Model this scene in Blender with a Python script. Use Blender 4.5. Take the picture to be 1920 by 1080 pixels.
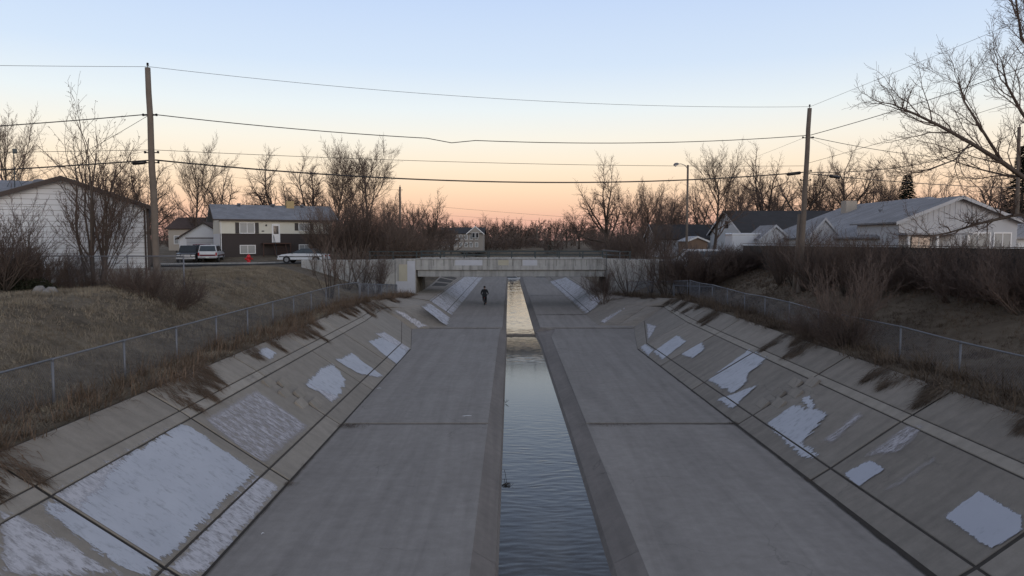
import bpy, math, random
from mathutils import Vector, Matrix, noise as mnoise

for o in list(bpy.data.objects): bpy.data.objects.remove(o)
SC = bpy.context.scene
COL = SC.collection
R = math.radians

# ------------------------------------------------------------------ camera
CAM_H, FPX, HORIZON, VPX = 6.03, 1350.0, 450.0, 957.0
PITCH = math.atan((540 - HORIZON) / FPX)
YAW = (960 - VPX) / FPX
cam_d = bpy.data.cameras.new('camera'); cam = bpy.data.objects.new('camera', cam_d); COL.objects.link(cam)
cam_d.sensor_width = 36; cam_d.lens = FPX / 1920 * 36
cam_d.clip_start = .1; cam_d.clip_end = 6000
cam.location = (0, 0, CAM_H); cam.rotation_euler = (R(90) - PITCH, 0, -YAW)
SC.camera = cam

# ------------------------------------------------------------------ sky, sun, exposure
SUN_AZ, SUN_EL = R(150), R(8)          # azimuth clockwise from +Y: the sun has gone down behind the camera, to the right
w = bpy.data.worlds.new('World'); SC.world = w; w.use_nodes = True
nt = w.node_tree; nt.nodes.clear()
wo = nt.nodes.new('ShaderNodeOutputWorld')
sky = nt.nodes.new('ShaderNodeTexSky'); sky.sky_type = 'NISHITA'; sky.sun_disc = False
sky.sun_elevation = R(4); sky.sun_rotation = SUN_AZ; sky.altitude = 1600; sky.dust_density = 2.0
bga = nt.nodes.new('ShaderNodeBackground'); bga.inputs[1].default_value = .02
nt.links.new(sky.outputs[0], bga.inputs[0])
tc = nt.nodes.new('ShaderNodeTexCoord'); sp = nt.nodes.new('ShaderNodeSeparateXYZ')
nt.links.new(tc.outputs['Generated'], sp.inputs[0])
rmp = nt.nodes.new('ShaderNodeValToRGB'); rmp.color_ramp.interpolation = 'EASE'
def s2l(c): return tuple(((x/255)/12.92 if x/255 <= .04045 else ((x/255+.055)/1.055)**2.4) for x in c)
stops = [(0, (210,160,156)), (.022, (228,172,158)), (.045, (244,196,168)), (.070, (251,216,184)), (.100, (251,230,204)),
         (.135, (246,238,224)), (.175, (232,238,240)), (.23, (210,225,244)), (.33, (190,210,243)), (.60, (150,156,174)), (1.0, (120,122,134))]
el = rmp.color_ramp.elements
while len(el) < len(stops): el.new(.5)
for e, (p, c) in zip(el, stops):
    e.position = p; e.color = (*s2l(c), 1)
rmp.color_ramp.interpolation = 'LINEAR'
nt.links.new(sp.outputs[2], rmp.inputs[0])
bgb = nt.nodes.new('ShaderNodeBackground'); bgb.inputs[1].default_value = 1.0
nt.links.new(rmp.outputs[0], bgb.inputs[0])
add = nt.nodes.new('ShaderNodeAddShader')
nt.links.new(bga.outputs[0], add.inputs[0]); nt.links.new(bgb.outputs[0], add.inputs[1])
nt.links.new(add.outputs[0], wo.inputs[0])
sd = bpy.data.lights.new('sun', 'SUN'); sd.energy = 1.05; sd.angle = R(40); sd.color = (1, .97, .94)
sun = bpy.data.objects.new('sun', sd); COL.objects.link(sun)
sv = Vector((math.sin(SUN_AZ)*math.cos(SUN_EL), math.cos(SUN_AZ)*math.cos(SUN_EL), math.sin(SUN_EL)))
sun.rotation_euler = sv.to_track_quat('Z', 'Y').to_euler(); sun.location = (0, -20, 40)
SC.view_settings.view_transform = 'Standard'; SC.view_settings.look = 'None'
SC.view_settings.exposure = 0; SC.view_settings.gamma = 1

# ------------------------------------------------------------------ helpers
def ray(px, py):
    u, v = (px-960)/FPX, (540-py)/FPX
    return cam.rotation_euler.to_matrix() @ Vector((u, v, -1))
def at(px, py, Y):
    d = ray(px, py); t = Y/d.y; return Vector((d.x*t, Y, CAM_H+d.z*t))
def onz(px, py, z):
    d = ray(px, py); t = (z-CAM_H)/d.z; return Vector((d.x*t, d.y*t, z))
def lerp(a, b, t): return a+(b-a)*t
def clamp(t): return max(0., min(1., t))
def sstep(a, b, t):
    t = clamp((t-a)/(b-a)); return t*t*(3-2*t)
def poly(pts, y):
    if y <= pts[0][0]: return pts[0][1]
    for (a, va), (b, vb) in zip(pts, pts[1:]):
        if y <= b: return lerp(va, vb, (y-a)/(b-a))
    return pts[-1][1]

class MB:
    def __init__(s): s.v = []; s.f = []; s.mi = []; s.m = 0
    def add(s, vs, fs):
        n = len(s.v); s.v.extend([tuple(p) for p in vs]); s.f.extend([tuple(i+n for i in f) for f in fs]); s.mi.extend([s.m]*len(fs)); return s
    def box(s, x0, x1, y0, y1, z0, z1):
        return s.add([(x0,y0,z0),(x1,y0,z0),(x1,y1,z0),(x0,y1,z0),(x0,y0,z1),(x1,y0,z1),(x1,y1,z1),(x0,y1,z1)],
                     [(0,3,2,1),(4,5,6,7),(0,1,5,4),(1,2,6,5),(2,3,7,6),(3,0,4,7)])
    def cbox(s, c, sx, sy, sz): return s.box(c[0]-sx/2,c[0]+sx/2,c[1]-sy/2,c[1]+sy/2,c[2]-sz/2,c[2]+sz/2)
    def rbox(s, x0, x1, y0, y1, z0, z1, b):     # box with chamfered edges
        V = []; xs=(x0,x1); ys=(y0,y1); zs=(z0,z1); idx = {}
        for i in (0,1):
            for j in (0,1):
                for k in (0,1):
                    sx,sy,sz = (1-2*i)*b,(1-2*j)*b,(1-2*k)*b
                    for a,p in enumerate(((xs[i],ys[j]+sy,zs[k]+sz),(xs[i]+sx,ys[j],zs[k]+sz),(xs[i]+sx,ys[j]+sy,zs[k]))):
                        idx[i,j,k,a] = len(V); V.append(p)
        F = []
        F += [tuple(idx[0,j,k,0] for j,k in ((0,0),(0,1),(1,1),(1,0))), tuple(idx[1,j,k,0] for j,k in ((0,0),(1,0),(1,1),(0,1)))]
        F += [tuple(idx[i,0,k,1] for i,k in ((0,0),(1,0),(1,1),(0,1))), tuple(idx[i,1,k,1] for i,k in ((0,0),(0,1),(1,1),(1,0)))]
        F += [tuple(idx[i,j,0,2] for i,j in ((0,0),(0,1),(1,1),(1,0))), tuple(idx[i,j,1,2] for i,j in ((0,0),(1,0),(1,1),(0,1)))]
        for j in (0,1):
            for k in (0,1): F.append((idx[0,j,k,1],idx[1,j,k,1],idx[1,j,k,2],idx[0,j,k,2]) if j==k else (idx[0,j,k,2],idx[1,j,k,2],idx[1,j,k,1],idx[0,j,k,1]))
        for i in (0,1):
            for k in (0,1): F.append((idx[i,0,k,0],idx[i,0,k,2],idx[i,1,k,2],idx[i,1,k,0]))
        for i in (0,1):
            for j in (0,1): F.append((idx[i,j,0,0],idx[i,j,1,0],idx[i,j,1,1],idx[i,j,0,1]))
        for i in (0,1):
            for j in (0,1):
                for k in (0,1): F.append((idx[i,j,k,0],idx[i,j,k,1],idx[i,j,k,2]))
        return s.add(V, F)
    def prism(s, pts, d):                       # polygon pts extruded by vector d
        n = len(pts); d = Vector(d); P = [Vector(p) for p in pts]
        return s.add(P+[p+d for p in P], [tuple(range(n-1,-1,-1)), tuple(range(n,2*n))]+[(i,(i+1)%n,n+(i+1)%n,n+i) for i in range(n)])
    def tube(s, pts, rad, k=6, cap=True):
        P = [Vector(p) for p in pts]; n = len(P)
        if isinstance(rad, (int, float)): rad = [rad]*n
        V = []; prev = None
        for i, p in enumerate(P):
            t = (P[min(i+1,n-1)]-P[max(i-1,0)])
            if t.length < 1e-9: t = Vector((0,0,1))
            t.normalize()
            if prev is None:
                a = Vector((1,0,0)) if abs(t.x) < .8 else Vector((0,1,0))
                u = t.cross(a).normalized()
            else:
                u = prev-t*prev.dot(t)
                u = u.normalized() if u.length > 1e-6 else t.orthogonal().normalized()
            prev = u; q = t.cross(u)
            for j in range(k):
                an = 2*math.pi*j/k
                V.append(p+(u*math.cos(an)+q*math.sin(an))*rad[i])
        F = [(i*k+j, i*k+(j+1)%k, (i+1)*k+(j+1)%k, (i+1)*k+j) for i in range(n-1) for j in range(k)]
        if cap: F += [tuple(range(k-1,-1,-1)), tuple((n-1)*k+j for j in range(k))]
        return s.add(V, F)
    def lathe(s, prof, c=(0,0,0), k=12, axis='z'):   # prof: (radius, height)
        V = []
        for r, h in prof:
            for j in range(k):
                a = 2*math.pi*j/k; x, y = r*math.cos(a), r*math.sin(a)
                V.append((c[0]+x,c[1]+y,c[2]+h) if axis=='z' else ((c[0]+h,c[1]+x,c[2]+y) if axis=='x' else (c[0]+x,c[1]-h,c[2]+y)))
        n = len(prof)
        F = [(i*k+j, i*k+(j+1)%k, (i+1)*k+(j+1)%k, (i+1)*k+j) for i in range(n-1) for j in range(k)]
        F += [tuple(range(k-1,-1,-1)), tuple((n-1)*k+j for j in range(k))]
        return s.add(V, F)
    def mesh(s, name, mats, smooth=False):
        me = bpy.data.meshes.new(name); me.from_pydata(s.v, [], s.f)
        for m in (mats if isinstance(mats, (list,tuple)) else [mats]): me.materials.append(m)
        if any(s.mi): me.polygons.foreach_set('material_index', s.mi)
        if smooth: me.polygons.foreach_set('use_smooth', [True]*len(s.f))
        me.update(); return me
    def build(s, name, mat, parent=None, smooth=False, loc=None):
        return link(name, s.mesh(name, mat, smooth), parent, loc)

def link(name, data, parent=None, loc=None, rot=None, scale=None):
    o = bpy.data.objects.new(name, data); COL.objects.link(o)
    if parent: o.parent = parent
    if loc is not None: o.location = loc
    if rot is not None: o.rotation_euler = rot
    if scale is not None: o.scale = scale if hasattr(scale, '__len__') else (scale,)*3
    return o
def tag(o, label=None, cat=None, group=None, kind=None):
    if label: o['label'] = label
    if cat: o['category'] = cat
    if group: o['group'] = group
    if kind: o['kind'] = kind
    return o
def thing(name, label, cat, loc=(0,0,0), rz=0, group=None):
    o = link(name, None, None, loc, (0,0,rz)); o.empty_display_size = .3
    return tag(o, label, cat, group)
def struct(o): o['kind'] = 'structure'; return o
def copy_tree(o, parent=None):
    c = o.copy(); COL.objects.link(c); c.parent = parent
    for ch in list(o.children): copy_tree(ch, c)
    return c

# ------------------------------------------------------------------ materials
class NT:
    def __init__(s, name):
        s.m = bpy.data.materials.new(name); s.m.use_nodes = True; s.t = s.m.node_tree
        s.b = s.t.nodes['Principled BSDF']; s.out = s.t.nodes['Material Output']
    def n(s, t, **kw):
        x = s.t.nodes.new(t)
        for k, v in kw.items(): setattr(x, k, v)
        return x
    def l(s, a, b): s.t.links.new(a, b)
    def coords(s, kind='Object'):
        return s.n('ShaderNodeTexCoord').outputs[kind]
    def pos(s): return s.n('ShaderNodeNewGeometry').outputs['Position']
    def mapping(s, vec, scale=(1,1,1), rot=(0,0,0)):
        m = s.n('ShaderNodeMapping'); m.inputs['Scale'].default_value = scale; m.inputs['Rotation'].default_value = rot
        s.l(vec, m.inputs['Vector']); return m.outputs[0]
    def noise(s, vec, scale, detail=4, rough=.55, dist=0):
        x = s.n('ShaderNodeTexNoise'); x.inputs['Scale'].default_value = scale; x.inputs['Detail'].default_value = detail
        x.inputs['Roughness'].default_value = rough; x.inputs['Distortion'].default_value = dist
        if vec is not None: s.l(vec, x.inputs['Vector'])
        return x.outputs[0]
    def ramp(s, fac, stops):
        x = s.n('ShaderNodeValToRGB'); e = x.color_ramp.elements
        while len(e) < len(stops): e.new(.5)
        for q, (p, c) in zip(e, stops):
            q.position = p; q.color = (*c, 1) if hasattr(c, '__len__') else (c,c,c,1)
        s.l(fac, x.inputs[0]); return x.outputs[0]
    def mix(s, fac, a, b, mode='MIX'):
        x = s.n('ShaderNodeMix', data_type='RGBA', blend_type=mode)
        for sock, val in ((x.inputs[0], fac), (x.inputs[6], a), (x.inputs[7], b)):
            if isinstance(val, bpy.types.NodeSocket): s.l(val, sock)
            elif hasattr(val, '__len__'): sock.default_value = (*val, 1)
            else: sock.default_value = val
        return x.outputs[2]
    def math(s, op, a, b=None, c=None, cl=False):
        x = s.n('ShaderNodeMath', operation=op, use_clamp=cl)
        for i, v in enumerate((a, b, c)):
            if v is None: continue
            if isinstance(v, bpy.types.NodeSocket): s.l(v, x.inputs[i])
            else: x.inputs[i].default_value = v
        return x.outputs[0]
    def bump(s, h, strength=.3, dist=.02):
        x = s.n('ShaderNodeBump'); x.inputs['Strength'].default_value = strength; x.inputs['Distance'].default_value = dist
        s.l(h, x.inputs['Height']); s.l(x.outputs[0], s.b.inputs['Normal']); return x
    def rand(s): return s.n('ShaderNodeObjectInfo').outputs['Random']
    def col(s, c):
        if isinstance(c, bpy.types.NodeSocket): s.l(c, s.b.inputs['Base Color'])
        else: s.b.inputs['Base Color'].default_value = (*c, 1)
        return s
    def set(s, **kw):
        for k, v in kw.items(): s.b.inputs[k.replace('_', ' ')].default_value = v
        return s
M = {}
def simple(name, c, rough=.6, var=.18, scale=6, metal=0, randv=0, bump=0):
    t = NT(name); p = t.coords()
    n = t.noise(p, scale, 5)
    cc = t.mix(n, tuple(x*(1-var) for x in c), tuple(min(1, x*(1+var)) for x in c))
    if randv:
        cc = t.mix(1.0, cc, t.ramp(t.rand(), [(0, 1-randv), (1, 1)]), 'MULTIPLY')
    t.col(cc).set(Roughness=rough, Metallic=metal)
    if bump: t.bump(t.noise(p, scale*6, 4), bump, .02)
    M[name] = t.m; return t.m

def concrete(name, a, b, stain=.35, randv=.16, streak=(.35, 3.0, .35), floor=False):
    t = NT(name); p = t.pos()
    n1 = t.noise(p, .45, 6, .6); n2 = t.noise(p, 3.2, 6, .65); n3 = t.noise(p, 40, 3, .7)
    c = t.mix(t.ramp(n1, [(.3, 0), (.72, 1)]), a, b)
    c = t.mix(1, c, t.ramp(n2, [(.3, .86), (.7, 1.07)]), 'MULTIPLY')
    c = t.mix(1, c, t.ramp(n3, [(.3, .93), (.75, 1.05)]), 'MULTIPLY')
    if floor:   # silt and water marks left along the flow
        f = t.noise(t.mapping(p, (2.2, .12, 1)), 1.0, 6, .6, .6)
        c = t.mix(1, c, t.ramp(f, [(.32, .84), (.55, 1.0), (.8, 1.1)]), 'MULTIPLY')
        sp_ = t.noise(p, 9, 2, .5)
        c = t.mix(t.ramp(sp_, [(.70, 0), (.78, .35)]), c, tuple(x*.6 for x in a))
    else:       # run-off streaks down the slope
        f = t.noise(t.mapping(p, streak), 1.0, 6, .6, .3)
        c = t.mix(1, c, t.ramp(f, [(.3, 1-stain*.5), (.55, 1.0), (.8, 1.04)]), 'MULTIPLY')
        g = t.noise(p, .22, 4, .55)
        c = t.mix(t.ramp(g, [(.6, 0), (.78, stain)]), c, tuple(x*.45 for x in a))
    cr = t.n('ShaderNodeTexVoronoi', feature='DISTANCE_TO_EDGE'); cr.inputs['Scale'].default_value = .33
    wp = t.n('ShaderNodeVectorMath', operation='ADD'); nz = t.n('ShaderNodeTexNoise'); nz.inputs['Scale'].default_value = 1.1; nz.inputs['Detail'].default_value = 6
    t.l(p, nz.inputs['Vector']); t.l(p, wp.inputs[0]); t.l(nz.outputs[1], wp.inputs[1]); t.l(wp.outputs[0], cr.inputs['Vector'])
    crk = t.ramp(cr.outputs['Distance'], [(.0, .62), (.006, 1.0)])
    c = t.mix(t.ramp(t.noise(p, .3, 2), [(.5, 0), (.6, .8)]), c, t.mix(1, c, crk, 'MULTIPLY'))
    c = t.mix(1, c, t.ramp(t.rand(), [(0, 1-randv), (1, 1+randv*.3)]), 'MULTIPLY')
    t.col(c).set(Roughness=.85)
    t.b.inputs['Specular IOR Level'].default_value = .35
    t.bump(t.noise(p, 55, 4, .7), .25, .01)
    M[name] = t.m; return t.m
concrete('conc_floor', (.262,.240,.220), (.300,.277,.255), floor=True, randv=.08)
concrete('conc_left', (.292,.260,.220), (.335,.298,.253), .26)
concrete('conc_right', (.262,.233,.200), (.302,.270,.233), .38)
concrete('conc_strip', (.310,.278,.238), (.362,.326,.280), .3, .12)
concrete('conc_bridge', (.34,.335,.32), (.43,.425,.405), .9, .06, (3.2, .3, .25))
concrete('conc_grey', (.29,.29,.28), (.36,.36,.35), .7, .05, (2.6, .3, .25))
simple('soil', (.035,.028,.022), .95, .4, 8)
simple('wall_paint', (.42,.43,.465), .7, .14, 1.6)
simple('wall_paint_tan', (.37,.345,.27), .7, .14, 2)
simple('galv', (.15,.158,.178), .55, .2, 10, .25)
concrete('conc_wet', (.205,.182,.165), (.25,.222,.20), floor=True, randv=.08)
simple('dark_metal', (.030,.042,.046), .5, .2, 8, .3)
simple('asphalt', (.055,.054,.054), 1.0, .25, 3); M['asphalt'].node_tree.nodes['Principled BSDF'].inputs['Specular IOR Level'].default_value = .1
simple('joint_fill', (.060,.052,.045), .95, .35, 5)

def ground_mat():
    t = NT('dry_turf'); p = t.pos()
    n = t.noise(p, .35, 6, .65, .4); n2 = t.noise(p, 2.5, 6, .7); n3 = t.noise(p, 30, 4, .8)
    c = t.ramp(n, [(.3, (.115,.096,.074)), (.5, (.185,.155,.118)), (.7, (.265,.225,.17))])
    c = t.mix(1, c, t.ramp(n2, [(.3, .62), (.7, 1.25)]), 'MULTIPLY')
    c = t.mix(1, c, t.ramp(n3, [(.25, .6), (.75, 1.3)]), 'MULTIPLY')
    sx = t.n('ShaderNodeSeparateXYZ'); t.l(p, sx.inputs[0])
    c = t.mix(t.ramp(t.math('MULTIPLY', sx.outputs[0], .02), [(.10, 0), (.30, .5)]), c, (.13,.102,.076))   # leaf-littered bank on the far side of the channel
    t.col(c).set(Roughness=1.0); t.b.inputs['Specular IOR Level'].default_value = .1
    t.bump(n3, .8, .06); M['dry_turf'] = t.m
ground_mat()

def water_mat():
    t = NT('water'); p = t.pos()
    fine = t.noise(t.mapping(p, (5, 11, 1)), 3.0, 2, .5, .2)
    silt = t.noise(t.mapping(p, (1.2, .35, 1)), 1.0, 4, .6)
    t.col(t.ramp(silt, [(.35, (.034,.033,.034)), (.7, (.066,.062,.057))])).set(Roughness=.02, IOR=1.33)
    t.bump(fine, .10, .01)
    M['water'] = t.m
water_mat()

def paint_mat(name, c1, c2, erode, streak, soft, cap=1.0):
    t = NT(name)
    at_ = t.n('ShaderNodeAttribute'); at_.attribute_name = 'edge'
    uv = t.n('ShaderNodeAttribute'); uv.attribute_name = 'slope_uv'
    v = uv.outputs['Vector']
    st = t.noise(t.mapping(v, (5.0, 1.3, 1)), 1.0, 6, .68, .8)
    bl = t.noise(t.mapping(v, (3.2, 1.6, 1)), 2.2, 6, .7, .2)
    fi = t.noise(t.mapping(v, (30, 5, 1)), 1.0, 4, .75)
    d = t.math('ADD', t.math('MINIMUM', at_.outputs['Fac'], cap), t.math('MULTIPLY', t.math('SUBTRACT', st, .5), streak))
    d = t.math('ADD', d, t.math('MULTIPLY', t.math('SUBTRACT', bl, .5), .15+streak*.55))
    d = t.math('ADD', d, t.math('MULTIPLY', t.math('SUBTRACT', fi, .5), .12+erode*.9))
    wear = t.math('MULTIPLY', t.math('SUBTRACT', t.math('ADD', t.math('MULTIPLY', bl, .5), t.math('MULTIPLY', t.math('ADD', fi, st), .25)), .60-erode*.32), 9.0, cl=True)
    a = t.math('MULTIPLY', d, soft, cl=True)
    a = t.math('MULTIPLY', a, t.math('SUBTRACT', 1.0, t.math('MULTIPLY', wear, clamp(erode*1.4)), cl=True), cl=True)
    c = t.mix(t.noise(v, .9, 5, .6), c1, c2)
    t.col(c).set(Roughness=.75); t.l(a, t.b.inputs['Alpha'])
    M[name] = t.m
paint_mat('paint_solid', (.37,.385,.43), (.53,.545,.59), .27, 1.25, 9)
paint_mat('paint_block', (.38,.395,.45), (.46,.475,.53), .16, .30, 14)
paint_mat('paint_white', (.47,.46,.485), (.54,.53,.56), .40, 1.3, 6)
paint_mat('paint_worn', (.43,.41,.43), (.53,.51,.54), .52, 1.1, 4)
paint_mat('paint_streak', (.48,.48,.51), (.58,.58,.62), .30, 3.2, 6, .30)
# ------------------------------------------------------------------ terrain
YB0, YB1 = 64.5, 70.3          # bridge near and far face
LC = [(-30,-9.2),(40,-9.2),(48.5,-9.6),(55,-8.6),(58,-8.3),(64,-8.5),(75,-8.5),(160,-8.4)]
LZ = [(-30,2.27),(40,2.27),(48.5,1.95),(57,1.5),(64,1.25),(75,1.3),(90,1.9),(160,2.2)]
RC = [(-30,11.15),(40,11.15),(51,11.9),(55.5,10.3),(58,9.5),(64,8.8),(75,8.8),(160,8.9)]
RZ = [(-30,2.28),(40,2.28),(51,1.9),(57,1.5),(64,1.3),(75,1.4),(90,1.9),(160,2.2)]
STREET = [(-90,3.5),(-30,3.6),(-18,3.9),(-9,4.12),(9,4.12),(15,4.0),(32,3.85),(90,3.8)]
def street(x): return poly(STREET, x)
def hz(x, y):
    if x < 0: o = poly(LC, y)-x; zc = poly(LZ, y); lo, hi, far = 1.4, lerp(6.6, 12.5, sstep(48, 60, y)*(1-sstep(72, 80, y))), 4.05
    else: o = x-poly(RC, y); zc = poly(RZ, y); lo, hi, far = 1.2, lerp(7.0, 9.0, sstep(48, 60, y)*(1-sstep(72, 80, y))), 3.85
    if o < -.05: return -1.6
    n = mnoise.noise(Vector((x*.18, y*.18, 1.7)))*.10+mnoise.noise(Vector((x*.7, y*.7, 5)))*.035
    road = sstep(50, 64, y)*(1-sstep(75, 88, y))
    top = lerp(far, street(x), road)
    if y > 74: top += .45*sstep(75, 83, y)*(1-sstep(100, 140, y))*sstep(-10, -20, x)   # the lawn of the split-level house
    if y > YB0+.2 and y < YB1-.1: return street(x)
    k = sstep(lo, hi, o)
    n *= (1-road*.9)*sstep(0, 2, o)*(1-.6*sstep(100, 300, y))
    return lerp(zc, top, k)+n
def build_ground():
    ys = [-30+2*i for i in range(14)]+[-2+.7*i for i in range(83)]
    ys = [-30+2*i for i in range(14)]+[-2+.7*i for i in range(95)]
    ys = [y for y in ys if y < YB0-.4]+[YB0-.2, YB0+.15, YB0+.25]+[YB0+1+i for i in range(8)]+[YB1-.15, YB1-.05, YB1+.4]+[YB1+1.4+1.2*i for i in range(40)]
    y = ys[-1]
    while y < 3200: y += max(2, (y-100)*.12); ys.append(y)
    offs = [0]; d = .3
    while offs[-1] < 2600: offs.append(offs[-1]+d); d = d*(1.0 if offs[-1] < 12 else (1.06 if offs[-1] < 60 else 1.25))
    V = []; F = []
    nc = 2*(len(offs)+1)
    for y in ys:
        cl, cr = poly(LC, y), poly(RC, y)
        if y > 160: b = 1.0
        for o in reversed(offs): V.append((cl-o, y, hz(cl-o, y)))
        sub = -1.6 if y < 150 else lerp(-1.6, 3.9, sstep(150, 190, y))
        V.append((cl+.25, y, sub)); V.append((cr-.25, y, sub))
        for o in offs: V.append((cr+o, y, hz(cr+o, y)))
    for i in range(len(ys)-1):
        for j in range(nc-1):
            a = i*nc+j; F.append((a, a+1, a+nc+1, a+nc))
    mb = MB(); mb.add(V, F)
    o = mb.build('ground', M['dry_turf'], None, True); struct(o); return o
build_ground()

# ------------------------------------------------------------------ concrete channel
def slab(polyp, gap, thick, lift=0., bev=.015):
    P = [Vector(p) for p in polyp]; n = len(P); c = sum(P, Vector())/n
    nr = Vector()
    for i in range(n):
        a, b = P[i]-c, P[(i+1)%n]-c; nr += a.cross(b)
    nr.normalize()
    if nr.z < 0: P.reverse(); nr = -nr
    def inset(g):
        out = []
        for i in range(n):
            p0, p1, p2 = P[i-1], P[i], P[(i+1)%n]
            e1 = (p1-p0); e1 -= nr*e1.dot(nr); e1.normalize(); e2 = (p2-p1); e2 -= nr*e2.dot(nr); e2.normalize()
            n1, n2 = nr.cross(e1), nr.cross(e2); s = n1+n2
            k = 1+n1.dot(n2)
            out.append(p1+s*(g/max(k, .35)))
        return out
    r0 = [p+nr*lift for p in inset(gap+bev)]; r1 = [p+nr*(lift-bev) for p in inset(gap)]; r2 = [p+nr*(-thick) for p in inset(gap)]
    F = [tuple(range(n))]
    for i in range(n):
        j = (i+1)%n
        F += [(n+i, n+j, j, i), (2*n+i, 2*n+j, n+j, n+i)]
    return r0+r1+r2, F
rnd = random.Random(7)
floor_o = None
JN = [6.75+5.47*i for i in range(7)]          # near joints of the slope panels, the last at 39.6 m
print('toe joints', [round(onz(*p, 0).y, 2) for p in ((530,908),(640,798),(702,733),(744,688),(775,655),(1523,900),(1378,793),(1293,729),(1236,684),(1195,651))])
print('toe x', [round(onz(*p, 0).x, 2) for p in ((530,908),(640,798),(702,733),(744,688),(775,655),(1523,900),(1378,793),(1293,729),(1236,684),(1195,651),(1750,1080))])
FAR_J = [57.2+5.5*i for i in range(15)]
def rowsL(y):
    if y < 50: return [(-5.5,0),(-6.02,.34),(-7.95,1.62),(-8.22,1.80),(-9.05,2.30)]
    t = (y-57)/80; tx = -4.62+.25*t
    return [(tx,0),(tx-.5,.33),(tx-1.72,1.15),(tx-1.9,1.27),(poly(LC,y)+.1, poly(LZ,y)+.02)]
def rowsR(y):
    if y < 50:
        t = 7.62-.0215*(y-12)*sstep(-100,0,y)
        return [(t,0),(t+.52,.33),(9.75,1.52),(10.02,1.69),(11.0,2.31)]
    t = (y-57)/80; tx = 5.84-.35*t
    return [(tx,0),(tx+.5,.33),(tx+1.75,1.15),(tx+1.95,1.27),(poly(RC,y)-.1, poly(RZ,y)+.02)]
CELLS = []      # side, plane key, y0, y1, lower row, upper row, object
def bank(side):
    rows = rowsL if side == 'L' else rowsR
    mt = M['conc_left'] if side == 'L' else M['conc_right']
    root = struct(link('channel_bank_left' if side == 'L' else 'channel_bank_right', None))
    bed = MB()
    def panel(pp, mat, gap=.016, lift=None, beds=True):
        v, f = slab(pp, gap, .12, -rnd.random()*.012 if lift is None else lift)
        o = MB().add(v, f).build('slope_panel', mat, root)
        n = (Vector(pp[1])-Vector(pp[0])).cross(Vector(pp[2])-Vector(pp[0])).normalized()
        if n.z < 0: n = -n
        if beds: bed.add([Vector(p)-n*.03+Vector((0,-.05 if p[1] < sum(q__[1] for q__ in pp)/len(pp) else .05,0)) for p in pp], [tuple(range(len(pp)))])
        return o
    for js in (JN, FAR_J):
        for y0, y1 in zip(js, js[1:]):
            A, B = rows(y0), rows(y1)
            for k in range(4):
                if js is FAR_J and k == 2: pass
                pp = [(A[k][0],y0,A[k][1]),(A[k+1][0],y0,A[k+1][1]),(B[k+1][0],y1,B[k+1][1]),(B[k][0],y1,B[k][1])]
                gj = .027+.010*mnoise.noise(Vector((y0*3.1, k*1.7, 2)))
                pq = [(lerp(p[0],q_[0],.006), p[1]+sg_*gj, p[2]) for p, q_, sg_ in ((pp[0],pp[3],1),(pp[1],pp[2],1),(pp[2],pp[1],-1),(pp[3],pp[0],-1))]
                o = panel(pq, M['conc_strip'] if k == 2 else mt, .026 if k in (0,1) else .018)
                CELLS.append((side, 'near' if js is JN else 'far', y0, y1, A[k], A[k+1], o, B[k], B[k+1]))
    # flare where the wide reach meets the narrow one
    sg = -1 if side == 'L' else 1
    y1 = JN[-1]; A = rows(y1); B = rows(FAR_J[0]); yf = FAR_J[0]
    P1 = Vector((A[0][0], y1, 0)); Bq = Vector((A[1][0], y1, A[1][1]))
    if side == 'L':
        P2 = Vector((-6.68,48.5,0)); P3 = Vector((-4.22,48.9,0)); Fp = Vector((-7.4,48.8,.5))
        l1 = Vector((-8.84,49.5,1.3)); lg = Vector((-6.7,53,1.2)); cr = Vector((-8.6,55,1.62)); c1 = Vector((-9.5,48.5,1.97))
    else:
        P2 = Vector((8.5,49.5,0)); P3 = Vector((5.95,49.8,0)); Fp = Vector((9.3,49.8,.40))
        l1 = Vector((11.0,51.5,1.22)); lg = Vector((8.76,54,1.15)); cr = Vector((10.2,55.5,1.6)); c1 = Vector((11.8,51,1.92))
    l0 = Vector((A[2][0],y1,A[2][1])); u0 = Vector((A[3][0],y1,A[3][1])); u1 = l1.lerp(c1, .25)
    c0 = Vector((A[4][0],y1,A[4][1]))
    P4 = Vector((B[0][0],yf,0)); l4 = Vector((B[2][0],yf,B[2][1])); c4 = Vector((B[4][0],yf,B[4][1]))
    panel([P1,P2,Fp,Bq], mt, .012, 0, False)
    panel([Bq,Fp,l1,l0], mt, .014, 0, False); panel([l0,l1,u1,u0], M['conc_strip'], .014, 0, False); panel([u0,u1,c1,c0], mt, .014, 0, False)
    mid = (P2+P3)/2; lm = l1.lerp(lg, .45)
    panel([P2,mid,lm,l1,Fp], mt, .012, 0, False); panel([mid,P3,lg,lm], mt, .012, 0, False)
    panel([P3,P4,l4,lg], mt, .012, 0, False)
    cm = c1.lerp(cr, .5)
    panel([u1,lm,cm,c1], mt, .012, 0, False); panel([lm,lg,cr,cm], mt, .012, 0, False); panel([lg,l4,c4,cr], mt, .012, 0, False)
    b = bed.build('joint_bed', M['joint_fill'], root)
    return root
bank('L'); bank('R')

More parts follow.
